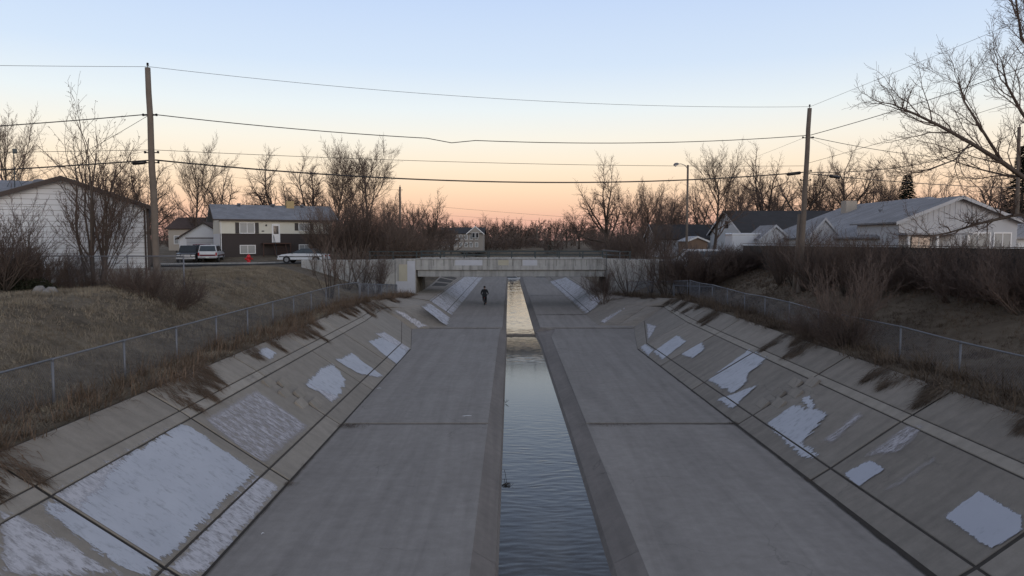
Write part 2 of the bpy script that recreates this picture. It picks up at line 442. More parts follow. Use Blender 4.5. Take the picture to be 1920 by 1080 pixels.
def trench():
    # y, left lip, left water edge, right water edge, right lip
    T = [(4,-.74,-.22,1.93,2.50),(23.3,-.74,-.22,1.93,2.50),(44.5,-.72,-.22,1.80,2.55),(48.4,-.66,-.22,1.64,3.02),(49.0,-.55,-.24,1.62,2.05),(57.2,-.55,-.28,1.58,2.02),(100,-.6,-.36,1.42,1.95),(160,-.6,-.36,1.40,1.95)]
    return T
T = trench()
def tr(y, k): return poly([(r[0], r[k]) for r in T], y)
floor_o = struct(link('channel_floor', None))
def floor_slab(pp, mat=None):
    v, f = slab(pp, .010, .14, -rnd.random()*.006, .008)
    return MB().add(v, f).build('floor_slab', mat or M['conc_floor'], floor_o)
fb = MB()
ycut = [4, 23.35, 48.75, 57.2, 77.5, 98, 118, 140, 160]
def toeX(s, y):
    if y <= JN[-1]: return (rowsL if s < 0 else rowsR)(y)[0][0]
    if s < 0: return poly([(JN[-1],-5.5),(48.5,-6.68),(48.8,-6.68),(48.81,-4.25),(57.2,-4.62),(137,-4.37)], y)
    return poly([(JN[-1],rowsR(JN[-1])[0][0]),(49.4,8.5),(49.7,8.5),(49.71,5.97),(57.2,5.84),(137,5.49)], y)
for s in (-1, 1):
    for y0, y1 in zip(ycut, ycut[1:]):
        inner = [(tr(y, 1 if s < 0 else 4), y, 0) for y in sorted({y0, y1}|{r[0] for r in T if y0 < r[0] < y1})]
        e = 0.01
        ysx = sorted({y0, y1}|{y for y in (JN[-1], 48.5 if s < 0 else 49.5, 57.2) if y0 < y < y1})
        outer = [(toeX(s, y-(e if y == y1 else -e)), y, 0) for y in ysx]
        pp = inner+outer[::-1]
        # flat slab with its own edge; simple prism keeps the non-convex outline
        v = [Vector(p) for p in pp]; n = len(v)
        dz = {4: -.004, 23.35: .022}.get(y0, .075+.004*rnd.random())
        mb = MB(); g = .04
        vv = [Vector((p.x, p.y+(g if abs(p.y-y0) < 1e-6 else (-g if abs(p.y-y1) < 1e-6 else 0)), dz)) for p in v]
        mb.prism(vv if s > 0 else vv, (0,0,-.15))
        o = mb.build('floor_slab', M['conc_floor'], floor_o)
        fb.add([(p.x, p.y, -.03) for p in v], [tuple(range(n))])
fb.build('joint_bed', M['joint_fill'], floor_o)
# battered sides of the low-flow trench
for s in (-1, 1):
    prev = None
    ys = [r[0] for r in T]; ysf = []
    for a, b in zip(ys, ys[1:]):
        nseg = max(1, round((b-a)/5.5)); ysf += [lerp(a, b, i/nseg) for i in range(nseg)]
    ysf.append(ys[-1])
    for y0, y1 in zip(ysf, ysf[1:]):
        g = .004
        q = []
        for y, gg in ((y0, g), (y1, -g)):
            lip, we = tr(y, 1 if s < 0 else 4), tr(y, 2 if s < 0 else 3)
            q.append([(lip, y+gg, -.006), (lerp(lip, we, .86), y+gg, -.27), (we, y+gg, -.46), (we-s*.01, y+gg, -.9)])
        mb = MB(); mb.add(q[0]+q[1], [(i, i+1, i+5, i+4) for i in range(3)])
        mb.build('trench_wall', M['conc_wet'], floor_o)
def ripple(x, y):
    N = mnoise.noise
    wx = x+.35*N(Vector((x*.7, y*.4, 4.2))); wy = y+.25*N(Vector((x*.9, y*.5, 8.1)))
    return .50*N(Vector((wx*2.0, wy*7.5, .3)))+.32*N(Vector((wx*4.2+3, wy*11.5, 2.3)))+.18*N(Vector((wx*8, wy*15, 5.3)))
AMP = [(4,.014),(20,.012),(24,.009),(27,.003),(29,.0009),(36,.0009),(38,.008),(48,.010),(49,.014),(60,.016),(80,.018),(160,.018)]
def water_sheet(y0, y1, z, dy, nx):
    ys = []; y = y0
    while y < y1: ys.append(y); y += dy*(1 if y < 40 else 1.3)
    ys.append(y1); V = []
    for y in ys:
        a, b = tr(y,2)-.03, tr(y,3)+.03; am = poly(AMP, y)*(.75+.5*mnoise.noise(Vector((y*.35, 2, 1))))
        for i in range(nx+1):
            x = lerp(a, b, i/nx); V.append((x, y, z+am*ripple(x, y)))
    F = [(j*(nx+1)+i, j*(nx+1)+i+1, (j+1)*(nx+1)+i+1, (j+1)*(nx+1)+i) for j in range(len(ys)-1) for i in range(nx)]
    return struct(MB().add(V, F).build('water', M['water'], None, True))
water_sheet(7, 48.45, -.425, .035, 34)
o = water_sheet(48.5, 160, -.33, .06, 26)
sill = MB(); sill.box(-.4,1.8,48.42,48.56,-.8,-.345); struct(sill.build('sill', M['conc_wet']))
bm = MB(); bm.box(-1,3.2,3,165,-1.2,-.62); struct(bm.build('trench_bed', M['conc_floor']))

# dark silt and rot in the open joint along the toe of each bank
def silt(side):
    mb = MB(); V = []; y = 8.
    while y < 39.4:
        t = (rowsL if side < 0 else rowsR)(y)[0][0]; n1 = mnoise.noise(Vector((y*1.3, side*5, 0))); n2 = mnoise.noise(Vector((y*5.1, side*5, 3)))
        wd = (.05+.05*max(0, n1)+.03*n2+(.07*sstep(20, 13, y))) if side > 0 else (.028+.03*max(0, n1)+.012*n2)
        wd = max(.012, wd); V += [(t+side*.03, y, .034), (t-side*wd, y, .0295)]; y += .16
    mb.add(V, [(2*i, 2*i+1, 2*i+3, 2*i+2) for i in range(len(V)//2-1)])
    mb.build('silt_line', M['soil'], floor_o)['kind'] = 'stuff'
silt(-1); silt(1)
def cross_silt(yj, xa, xb, z, wd, seed):
    V = []; n = int((xb-xa)/.12)
    for i in range(n+1):
        x = lerp(xa, xb, i/n); w_ = wd*(.55+.9*abs(mnoise.noise(Vector((x*1.9, seed, 0)))))
        V += [(x, yj+.01, z), (x, yj-w_, z)]
    MB().add(V, [(2*i, 2*i+1, 2*i+3, 2*i+2) for i in range(n)]).build('silt_line', M['soil'], floor_o)['kind'] = 'stuff'
cross_silt(23.32, -5.4, -.8, .003, .07, 1); cross_silt(23.32, 2.6, 7.3, .003, .09, 2)
cross_silt(48.72, -6.6, -.8, .026, .16, 3); cross_silt(48.72, 3.1, 8.3, .026, .12, 4)
cross_silt(57.17, 2.1, 5.8, .084, .30, 5); cross_silt(77.47, 2.1, 5.7, .084, .3, 6)
# footholds cut beside one joint on each bank
def foothold(y, z, side):
    rows = (rowsL if side == 'L' else rowsR)(y); a, b = rows[1], rows[2]
    t = (z-a[1])/(b[1]-a[1]); x = lerp(a[0], b[0], t)
    d = Vector((b[0]-a[0], 0, b[1]-a[1])).normalized(); u = Vector((0,1,0)); n = u.cross(d); n = n if n.z > 0 else -n
    c = Vector((x, y, z)); w_, h_ = .32, .17
    mb = MB()
    top = [c+u*(-w_)+d*(-h_)+n*.002, c+u*w_+d*(-h_)+n*.002, c+u*w_+d*h_+n*.085, c-u*w_+d*h_+n*.085]
    mb.add(top+[p-n*.08 for p in top], [(0,1,2,3),(4,7,6,5),(0,4,5,1),(1,5,6,2),(2,6,7,3),(3,7,4,0)])
    root = [o for o in COL.objects if o.name.startswith('channel_bank_'+('left' if side == 'L' else 'right'))][0]
    return mb.build('foothold', M['conc_left'] if side == 'L' else M['conc_right'], root)
for side in 'LR':
    for i in range(3):
        foothold(JN[3]+.36, .62+.34*i, side); foothold(JN[3]-.36, .79+.34*i, side)

# painted-over patches, lying on the panels
def inside(p, pg):
    c = False; n = len(pg)
    for i in range(n):
        (x1,y1),(x2,y2) = pg[i], pg[(i+1)%n]
        if (y1 > p[1]) != (y2 > p[1]) and p[0] < (x2-x1)*(p[1]-y1)/(y2-y1)+x1: c = not c
    return c
def sdist(p, pg):
    best = 1e9; n = len(pg)
    for i in range(n):
        ax, ay = pg[i]; bx, by = pg[(i+1)%n]; dx, dy = bx-ax, by-ay
        t = clamp(((p[0]-ax)*dx+(p[1]-ay)*dy)/(dx*dx+dy*dy+1e-9)); best = min(best, math.hypot(p[0]-ax-t*dx, p[1]-ay-t*dy))
    return best if inside(p, pg) else -best
PN = [0]
def paint(side, key, pix, mat):
    PN[0] += 1; lift = .005+.0006*PN[0]
    for (sd_, ky, y0, y1, a, b, o, a2, b2) in CELLS:
        if sd_ != side or ky != key: continue
        A = Vector(((a[0]+a2[0])/2, 0, (a[1]+a2[1])/2)); B = Vector(((b[0]+b2[0])/2, 0, (b[1]+b2[1])/2)); dv = (B-A).normalized(); L = (B-A).length
        n = Vector((0,1,0)).cross(dv); n = n if n.z > 0 else -n
        pg = []
        for px, py in pix:
            d = ray(px, py); cpos = Vector((0,0,CAM_H)); t = (A-cpos).dot(n)/d.dot(n); q = cpos+d*t
            pg.append((q.y, (q-A).dot(dv)))
        u0, u1 = max(y0+.065, min(p[0] for p in pg)-.4), min(y1-.065, max(p[0] for p in pg)+.4)
        v0, v1 = max(.026, min(p[1] for p in pg)-.4), min(L-.026, max(p[1] for p in pg)+.4)
        if u1-u0 < .08 or v1-v0 < .04: continue
        res = .075 if key == 'near' else .12
        nu, nv = max(2, int((u1-u0)/res)), max(2, int((v1-v0)/res))
        V = []; E = []; U = []
        for i in range(nu+1):
            for j in range(nv+1):
                u, v = lerp(u0, u1, i/nu), lerp(v0, v1, j/nv)
                tt = (u-y0)/(y1-y0); g = v/L
                V.append(Vector((lerp(lerp(a[0],a2[0],tt), lerp(b[0],b2[0],tt), g), u, lerp(lerp(a[1],a2[1],tt), lerp(b[1],b2[1],tt), g)))+n*lift); E.append(max(-1, min(1, sdist((u, v), pg)/.45))); U.append((u, v+A.z*2, 0))
        if max(E) < -.6: continue
        F = [(i*(nv+1)+j, (i+1)*(nv+1)+j, (i+1)*(nv+1)+j+1, i*(nv+1)+j+1) for i in range(nu) for j in range(nv)]
        F = [f for f in F if max(E[q] for q in f) > -.75]
        if not F: continue
        me = bpy.data.meshes.new('paint_patch'); me.from_pydata(V, [], F); me.materials.append(M[mat])
        at1 = me.attributes.new('edge', 'FLOAT', 'POINT'); at1.data.foreach_set('value', E)
        at2 = me.attributes.new('slope_uv', 'FLOAT_VECTOR', 'POINT'); at2.data.foreach_set('vector', [c for q in U for c in q])
        link('paint_patch', me, o)
PAINTS = [
 ('L','near',[(75,950),(330,800),(350,795),(480,885),(280,1080),(240,1075)],'paint_solid'),
 ('L','near',[(90,930),(320,800),(240,850),(150,960),(110,965)],'paint_white'),
 ('L','near',[(480,890),(525,912),(385,1080),(300,1080)],'paint_white'),
 ('L','near',[(0,960),(40,965),(235,1080),(0,1080)],'paint_white'),
 ('L','near',[(380,785),(480,730),(580,800),(490,875)],'paint_worn'),
 ('L','near',[(480,660),(500,652),(518,662),(508,676)],'paint_solid'),
 ('L','near',[(570,722),(600,690),(625,682),(648,712),(640,740),(628,750)],'paint_solid'),
 ('L','near',[(572,715),(600,730),(640,745),(622,755)],'paint_white'),
 ('L','near',[(630,675),(660,662),(690,685),(718,705),(708,708),(670,700)],'paint_solid'),
 ('L','near',[(690,640),(730,628),(765,655),(760,672),(745,684),(718,664)],'paint_solid'),
 ('L','near',[(700,625),(722,622),(772,650),(765,660)],'paint_white'),
 ('L','far',[(800,568),(838,600),(846,592),(908,520),(872,518)],'paint_streak'),
 ('L','far',[(822,560),(862,530),(885,536),(846,588)],'paint_streak'),
 ('R','near',[(1200,648),(1212,645),(1228,655),(1215,668)],'paint_solid'),
 ('R','near',[(1225,660),(1270,628),(1288,640),(1240,675)],'paint_solid'),
 ('R','near',[(1278,665),(1318,640),(1322,656),(1298,672)],'paint_solid'),
 ('R','near',[(1326,711),(1405,655),(1440,672),(1405,700),(1402,715),(1375,740)],'paint_solid'),
 ('R','near',[(1345,750),(1362,742),(1422,722),(1400,740),(1372,768)],'paint_solid'),
 ('R','near',[(1502,748),(1520,742),(1532,760),(1518,770)],'paint_solid'),
 ('R','near',[(1438,795),(1490,760),(1545,770),(1552,780),(1505,830),(1535,855),(1505,862)],'paint_solid'),
 ('R','near',[(1585,888),(1635,862),(1662,880),(1610,915)],'paint_block'),
 ('R','near',[(1620,858),(1700,798),(1740,798),(1690,850)],'paint_worn'),
 ('R','near',[(1768,970),(1835,920),(1916,968),(1918,995),(1855,1032)],'paint_block'),
 ('R','near',[(1540,828),(1610,772),(1620,780),(1560,832)],'paint_worn'),
 ('R','near',[(1660,918),(1755,855),(1760,862),(1668,925)],'paint_worn'),
 ('R','far',[(1030,528),(1062,520),(1128,562),(1104,592)],'paint_streak'),
]
for a in PAINTS: paint(*a)
# patches on the flare faces
def paint_face(side, pix, mat, plane):
    root = [o for o in COL.objects if o.name == ('channel_bank_left' if side == 'L' else 'channel_bank_right')][0]
    a, b, c = [Vector(p) for p in plane]; n = (b-a).cross(c-a).normalized(); n = n if n.z > 0 else -n
    cp = Vector((0,0,CAM_H)); Q = []
    for px, py in pix:
        d = ray(px, py); Q.append(cp+d*((a-cp).dot(n)/d.dot(n)))
    ctr = sum(Q, Vector())/len(Q)
    e1 = Vector((0,0,1)).cross(n).normalized(); e2 = n.cross(e1)
    pg = [((q-ctr).dot(e1), (q-ctr).dot(e2)) for q in Q]
    x0, x1 = min(p[0] for p in pg)-.2, max(p[0] for p in pg)+.2; y0, y1 = min(p[1] for p in pg)-.2, max(p[1] for p in pg)+.2
    N = 26; V = []; E = []; U = []
    for i in range(N+1):
        for j in range(N+1):
            u, v = lerp(x0,x1,i/N), lerp(y0,y1,j/N)
            V.append(ctr+e1*u+e2*v+n*.045); E.append(max(-1,min(1,sdist((u,v),pg)/.45))); U.append((u,v,0))
    F = [(i*(N+1)+j,(i+1)*(N+1)+j,(i+1)*(N+1)+j+1,i*(N+1)+j+1) for i in range(N) for j in range(N)]
    me = bpy.data.meshes.new('paint_patch'); me.from_pydata(V, [], F); me.materials.append(M[mat])
    at1 = me.attributes.new('edge','FLOAT','POINT'); at1.data.foreach_set('value',E)
    at2 = me.attributes.new('slope_uv','FLOAT_VECTOR','POINT'); at2.data.foreach_set('vector',[c_ for q in U for c_ in q])
    link('paint_patch', me, root)
PLA = [(-6.68,48.5,0),(-5.45,48.7,0),(-8.84,49.5,1.3)]
paint_face('L', [(738,582),(752,584),(802,612),(785,616)], 'paint_white', PLA)
paint_face('L', [(792,577),(806,570),(842,596),(838,612),(826,604)], 'paint_streak', [(-4.22,48.9,0),(-4.62,57.2,0),(-6.34,57.2,1.15)])
PRA = [(8.5,49.5,0),(5.95,49.8,0),(8.76,54,1.15)]
paint_face('R', [(1125,603),(1165,580),(1172,585),(1135,608)], 'paint_white', PRA)
paint_face('R', [(1140,600),(1172,578),(1180,582),(1150,604)], 'paint_streak', PRA)
paint_face('R', [(1148,603),(1185,585),(1178,596),(1158,606)], 'paint_white', PRA)
paint_face('R', [(1212,606),(1232,612),(1224,628),(1215,640)], 'paint_white', [(7.05,39.6,0),(9.3,49.8,.4),(11,51.5,1.22)])

# ------------------------------------------------------------------ street
rd = MB()
xs = [-260,-90,-60,-40,-25,-19,-13,-7.6,0,8.6,15,22,32,50,90,260]
rd.add([(x, YB0+.6, street(x)+.03) for x in xs]+[(x, YB1-.9, street(x)+.03) for x in xs], [(i,i+1,i+1+len(xs),i+len(xs)) for i in range(len(xs)-1)])
struct(rd.build('road', M['asphalt']))
for (ya, yb) in ((YB1-.9, YB1-.42),):
    sw = MB()
    for xa, xb in zip(xs, xs[1:]):
        za, zb = street(xa), street(xb)
        sw.add([(xa,ya,za+.15),(xb,ya,zb+.15),(xb,yb,zb+.15),(xa,yb,za+.15),(xa,ya,za-.1),(xb,ya,zb-.1),(xb,yb,zb-.1),(xa,yb,za-.1)],
               [(0,1,2,3),(0,4,5,1),(3,2,6,7)])
    struct(sw.build('pavement', M['conc_grey']))

# ------------------------------------------------------------------ bridge
br = thing('road_bridge', 'low concrete road bridge with a dark metal railing across the channel', 'bridge', (0, YB0, 0))
def bp(name, mb, mat): return mb.build(name, mat, br, loc=(0,-YB0,0))
xl, xr = -8.46, 8.6
XL, XR = -8.75, 8.95
ZT, ZB, ZG = 4.36, 3.35, 2.74
bp('parapet', MB().rbox(xl,xr,YB0-.02,YB0+.38,ZB+.12,ZT-.08,.02), M['conc_bridge'])
bp('parapet_cap', MB().rbox(xl,xr,YB0-.07,YB0+.40,ZT-.077,ZT+.02,.02), M['conc_bridge'])
bp('fascia_lip', MB().rbox(xl,xr,YB0-.06,YB0-.021,ZB,ZB+.36,.012), M['conc_bridge'])
for i in range(17):
    x = lerp(xl, xr, (i+.6)/17.3)+rnd.uniform(-.2,.2)
    bp('fascia_joint', MB().box(x-.012,x+.012,YB0-.024,YB0-.019,ZB+.37,ZT-.09), M['soil'])
bp('fascia_patch', MB().box(-1.1,-.15,YB0-.026,YB0-.018,ZB+.42,ZT-.12), M['wall_paint_tan'])
bp('fascia_patch', MB().box(1.1,2.4,YB0-.026,YB0-.018,ZB+.40,ZT-.10), M['wall_paint'])
bp('fascia_patch', MB().box(-4.95,-2.5,YB0-.025,YB0-.018,ZB+.41,ZT-.10), M['wall_paint'])
bp('girder', MB().rbox(xl+.12,xr-.02,YB0+.16,YB0+.7,ZG,ZB+.08,.02), M['conc_grey'])
bp('girder', MB().rbox(XL,XR,YB1-.7,YB1-.16,ZG,ZB+.08,.02), M['conc_grey'])
bp('deck', MB().box(XL-.3,XR+.3,YB0+.4,YB1-.4,ZB+.08,4.10), M['conc_grey'])
bp('parapet', MB().rbox(XL,XR,YB1-.38,YB1+.02,ZB+.1,ZT,.02), M['conc_bridge'])
bp('abutment', MB().rbox(XL-.9,XL,YB0+.42,YB1-.42,.8,ZB+.08,.03), M['conc_grey'])
bp('abutment', MB().rbox(XR,XR+.9,YB0+.42,YB1-.42,.8,ZB+.08,.03), M['conc_grey'])
xp = -10.28
bp('pilaster', MB().rbox(xp,xl-.003,YB0-.25,YB0+.42,.8,ZT,.03), M['conc_bridge'])
bp('paint_panel', MB().box(-9.2,xl-.05,YB0-.256,YB0-.248,1.32,ZT-.2), M['wall_paint'])
bp('paint_panel', MB().box(xp+.05,-9.21,YB0-.255,YB0-.248,1.32,2.35), M['wall_paint'])
bp('paint_panel', MB().box(-9.95,-9.205,YB0-.254,YB0-.248,2.36,ZT-.5), M['wall_paint_tan'])
bp('inner_paint_panel', MB().box(XL-.006,XL+.006,YB0+3.2,YB0+6.4,1.4,ZB), M['wall_paint'])
bp('pilaster', MB().rbox(xr+.003,9.6,YB0-.25,YB0+.42,.8,ZT,.03), M['conc_bridge'])
bp('wing_wall', MB().rbox(-18.7,xp-.003,YB0-.1,YB0+.3,1.0,4.26,.03), M['conc_bridge'])
bp('wing_wall', MB().rbox(9.603,13.3,YB0-.1,YB0+.3,1.0,4.26,.03), M['conc_bridge'])
for yy_, z0 in ((YB0+.16, ZT+.02), (YB1-.2, ZT)):
    ps = [xl+.05+2.13*i for i in range(9)] if yy_ < YB0+3 else [XL+.1+2.2*i for i in range(9)]
    if yy_ < YB0+3: ps = [ps[0]-4.2, ps[0]-2.1]+ps+[ps[-1]+2.1]
    for x in ps: bp('rail_post', MB().box(x-.05,x+.05,yy_-.05,yy_+.05,z0-.25,z0+.64), M['dark_metal'])
    for zz in (.62, .30): bp('rail', MB().box(ps[0]-.1,ps[-1]+.1,yy_-.068,yy_-.052,z0+zz-.05,z0+zz+.03), M['dark_metal'])
# ------------------------------------------------------------------ more materials
simple('pole_wood', (.135,.112,.092), .9, .35, 3, bump=.4)
simple('fence_wood', (.062,.050,.042), .9, .35, 4, randv=.4)
simple('cable', (.012,.012,.013), .6, .1)
simple('black', (.010,.010,.011), .45, .1)
simple('siding_white', (.60,.62,.64), .6, .05, 1.5, randv=.05)
simple('siding_cream', (.58,.56,.48), .65, .06, 1.5)
simple('trim_brown', (.050,.036,.030), .7, .15)
simple('trim_white', (.70,.70,.70), .5, .05)
simple('brick_dark', (.048,.038,.036), .9, .3, 14)
simple('beige', (.36,.32,.27), .8, .1, 1)
simple('shutter', (.045,.038,.036), .7, .1)
simple('curtain', (.42,.44,.42), .9, .25, 5)
simple('house_taupe', (.27,.245,.22), .8, .1, 1)
simple('tan_box', (.36,.27,.13), .7, .1)
simple('stair_wood', (.075,.040,.030), .85, .2)
simple('hydrant_red', (.55,.018,.025), .45, .1)
simple('car_white', (.55,.57,.60), .25, .04)
simple('car_maroon', (.10,.012,.022), .25, .08)
simple('car_dark', (.018,.020,.024), .3, .1)
simple('car_silver', (.30,.31,.33), .3, .05, 6, .4)
simple('tyre', (.013,.013,.013), .9, .1)
simple('rim', (.35,.36,.38), .35, .1, 6, .8)
simple('tail_red', (.30,.012,.012), .25, .05)
simple('lamp_clear', (.6,.6,.58), .15, .05)
simple('plate', (.5,.55,.5), .5, .05)
simple('stone', (.22,.21,.20), .9, .25, 6, bump=.5)
simple('orange_door', (.19,.125,.085), .7, .1)
simple('jacket', (.012,.013,.017), .85, .2)
simple('skin', (.30,.18,.13), .6, .05)
simple('hair', (.015,.012,.010), .8, .2)
simple('weathered_white', (.42,.43,.45), .7, .12, 1.5)
def glass(name, c=(.03,.035,.04)):
    t = NT(name); t.col(c).set(Roughness=.06); t.b.inputs['Specular IOR Level'].default_value = .8; M[name] = t.m
glass('glass'); glass('curtain_glass', (.26,.27,.27)); M['curtain_glass'].node_tree.nodes['Principled BSDF'].inputs['Roughness'].default_value = .25; M['curtain_glass'].node_tree.nodes['Principled BSDF'].inputs['Specular IOR Level'].default_value = .3; glass('car_glass', (.022,.030,.034))
def shingle(name, c):
    t = NT(name); p = t.coords(); b = t.n('ShaderNodeTexBrick'); b.inputs['Scale'].default_value = 1
    b.inputs['Brick Width'].default_value = .33; b.inputs['Row Height'].default_value = .14; b.inputs['Mortar Size'].default_value = .008
    b.inputs['Color1'].default_value = (*c,1); b.inputs['Color2'].default_value = (*[x*.82 for x in c],1); b.inputs['Mortar'].default_value = (*[x*.55 for x in c],1)
    t.l(p, b.inputs['Vector'])
    cc = t.mix(1, b.outputs[0], t.ramp(t.noise(p, .8, 6, .65), [(.3,.78),(.7,1.15)]), 'MULTIPLY')
    t.col(cc).set(Roughness=.95); t.bump(b.outputs[1], -.2, .01); M[name] = t.m
shingle('shingle_grey', (.25,.26,.285)); shingle('shingle_brown', (.085,.055,.045)); shingle('shingle_dark', (.036,.036,.040)); shingle('shingle_pale', (.30,.30,.315))

# ------------------------------------------------------------------ chain-link fences
def mesh_panel(L, h, name='mesh_panel'):
    mb = MB(); s = .085; r = .0026
    def clipped(c, sg):        # line z = sg*(x-c)
        pts = []
        if sg > 0: x0, x1 = max(0, c), min(L, c+h)
        else: x0, x1 = max(0, c-h), min(L, c)
        if x1-x0 > .01: mb.tube([(x0,0,sg*(x0-c)),(x1,0,sg*(x1-c))], r, 3, False)
    n = int((L+h)/s)
    for i in range(n+1):
        clipped(-h+i*s, 1); clipped(i*s, -1)
    return mb.mesh(name, M['galv'])
PANELS = {}
def chain_fence(label, pts, h=1.12, zf=None, rail_r=.024, post_r=.030, ups=None):
    """pts: ground points of the posts in a row"""
    o = thing('chain_link_fence', label, 'fence', pts[0])
    b0 = Vector(pts[0]); P_ = [Vector(p)-b0 for p in pts]
    tops = [p+Vector((0,0,h)) for p in P_]
    for p, t in zip(P_, tops):
        c = o.children
        mb = MB(); mb.tube([(0,0,-.25),(0,0,h-.01)], post_r, 8); mb.lathe([(post_r+.008,h-.05),(post_r+.008,h),(.012,h+.035)], k=8)
        mb.build('post', M['galv'], o, True, loc=p)
    for a, b in zip(tops, tops[1:]):
        MB().tube([a, (a+b)/2+Vector((0,0,-.004)), b], rail_r, 8).build('top_rail', M['galv'], o, True)
        d = b-a; L = math.hypot(d.x, d.y); key = round(L, 1)
        if key not in PANELS: PANELS[key] = mesh_panel(key, h-.07)
        m = link('mesh_panel', PANELS[key], o)
        ex = Vector((d.x, d.y, d.z))/key; ez = Vector((0,0,1)); ey = ez.cross(ex).normalized()
        mm = Matrix((ex, ey, ez)).transposed().to_4x4(); mm.translation = a-Vector((0,0,h-.05)); m.matrix_local = mm
    return o
lf = [Vector((-10.45, y, hz(-10.45, y))) for y in [10.2+3.05*i for i in range(12)]]
zr = 3.32
lf = [Vector((p.x, p.y, zr-1.12)) for p in lf]
lf.append(Vector((-9.75, 46.3, zr-1.12)))
chain_fence('long chain-link fence with a pipe rail along the left bank beside the dry lawn', lf)
chain_fence('short chain-link fence from the left bank fence to the bridge wall', [Vector((lerp(-9.72,-10.1,i/6), lerp(46.5,64.0,i/6), lerp(2.20,1.05,i/6))) for i in range(7)], 1.0)
rf = [Vector((12.4, y, 3.25-1.10)) for y in [10.5+3.05*i for i in range(13)]]
for i, p in enumerate(rf): p.z += .04*math.sin(i*1.9)
rf.append(Vector((12.6,50.4,2.12)))
chain_fence('long sagging chain-link fence along the right bank, part lost in shrubs', rf, 1.10)
chain_fence('short chain-link fence from the right bank fence to the wing wall', [Vector((lerp(12.5,10.4,i/5), lerp(50.6,64,i/5), lerp(2.17,1.3,i/5))) for i in range(6)], 1.0)
yd = 29.6

def X(px, D): return (px-VPX)/FPX*D
chain_fence('old chain-link yard fence before the white sided house', [Vector((X(px, yd), yd, CAM_H-30*yd/FPX-1.3)) for px in (-120,10,130,240,345)], 1.3)

# ------------------------------------------------------------------ wooden fence on the right
def wood_fence():
    o = thing('wooden_fence', 'dark weathered board fence behind the thicket along the right bank', 'fence', (18.6, 24, 3.8))
    bm_ = MB().rbox(-.010,.010,0,.142,0,1,.004).mesh('board', M['fence_wood'])
    r = random.Random(3); y = 22.
    base = Vector((18.6,24,3.8))
    while y < 57.5:
        z0 = hz(18.6, y)-.03; zt = lerp(5.72, 5.58, (y-24)/34)+r.uniform(-.015,.015)
        link('board', bm_, o, Vector((18.6+r.uniform(-.006,.006), y, z0))-base, (0,0,0), (1,1,zt-z0)); y += .150
    for i in range(15):
        y = 22+2.5*i; z0 = hz(18.7, y)
        MB().box(-.045,.045,-.045,.045,-.3,lerp(5.70,5.56,(y-24)/34)-z0).build('post', M['fence_wood'], o, loc=Vector((18.68,y,z0))-base)
    for dz in (-.28, -1.45):
        MB().box(0,.04,22,57.5,dz-.045,dz+.045).build('rail', M['fence_wood'], o, loc=Vector((18.615,0,5.62))-base)
    MB().rbox(-.06,.06,21.9,57.6,0,.035,.006).build('cap_rail', M['pole_wood'], o, loc=Vector((18.6,0,5.74))-base)
wood_fence()

# ------------------------------------------------------------------ utility poles and wires
def utility_pole(label, base, top, r0, r1, hw):
    b = Vector(base); t = Vector(top)-b
    o = thing('utility_pole', label, 'utility pole', b)
    n = 9; mb = MB(); mb.tube([t*(i/n)+Vector((math.sin(i*2.1)*.012, math.cos(i*1.7)*.012, 0)) for i in range(-1, n+1)], [lerp(r0, r1, max(0,i)/n) for i in range(-1, n+1)], 12); mb.build('pole', M['pole_wood'], o, True)
    for f, side in hw:
        p = t*f; mb = MB()
        mb.tube([p, p+Vector((side*.26,0,.02))], .022, 6); mb.lathe([(.03,-.05),(.055,-.03),(.03,0),(.055,.02),(.03,.05)], p+Vector((side*.27,0,.03)), 8); mb.build('insulator', M['black'], o)
    mb = MB(); mb.tube([t*.995, t*1.0+Vector((0,0,.12))], .018, 6); mb.lathe([(.03,.08),(.06,.1),(.03,.14),(.055,.16),(.03,.2)], t, 8); mb.build('pin_insulator', M['black'], o)
    return o
pLb = at(296, 553, 30); pLt = at(277, 127, 30); pLb.z = hz(pLb.x, 30)
pRb = at(1499, 535, 39); pRt = at(1518, 203, 39); pRb.z = hz(pRb.x, 39)
utility_pole('tall leaning wooden pole beside the white sided house', pLb, pLt, .155, .105, [(.79,-1),(.79,1),(.625,-1),(.625,1),(.58,-1),(.58,1)])
utility_pole('tall wooden pole in the thicket by the wooden fence', pRb, pRt, .16, .11, [(.84,-1),(.84,1),(.66,1),(.61,-1),(.61,1)])
p2b = at(1490, 530, 39.2); p2b.z = hz(p2b.x, 39.2)
o = thing('pole_stub', 'short weathered stub pole strapped beside the right wooden pole', 'pole', p2b)
MB().tube([(0,0,-.3),(.10,0,1.4),(.2,0,CAM_H+48*39.2/FPX-p2b.z)], [.15,.14,.13], 10).build('pole', M['pole_wood'], o, True)
b_ = at(1908, 440, 58); b_.z = hz(b_.x, 58)
utility_pole('wooden pole with a cross-piece beside the tall spruce', b_, at(1911, 238, 58), .16, .12, [(.93,1),(.93,-1)])
b_ = at(750, 470, 92); b_.z = hz(b_.x, 92)
utility_pole('slim far wooden pole among the trees past the left bridge end', b_, at(750, 350, 92), .16, .12, [(.95,1),(.95,-1)])
for px, D, tp in ((919,190,452),(1007,200,425)):
    b_ = at(px, 470, D); b_.z = hz(b_.x, D); utility_pole('thin distant pole in the woodland beyond the bridge', b_, at(px, tp, D), .14, .1, [(.95,1)])['group'] = 'distant poles beyond the bridge'
def wire(label, A, B, sag, r, kinks=()):
    A, B = at(*A), at(*B); n = 28; P_ = []
    for i in range(n+1):
        t = i/n; P_.append(A.lerp(B, t)+Vector((0,0,-4*sag*t*(1-t)+sum(a*math.exp(-((t-c)/w_)**2) for c, a, w_ in kinks))))
    return tag(MB().tube(P_, r, 6).build('overhead_wire', M['cable'], None, True), label, 'wire')
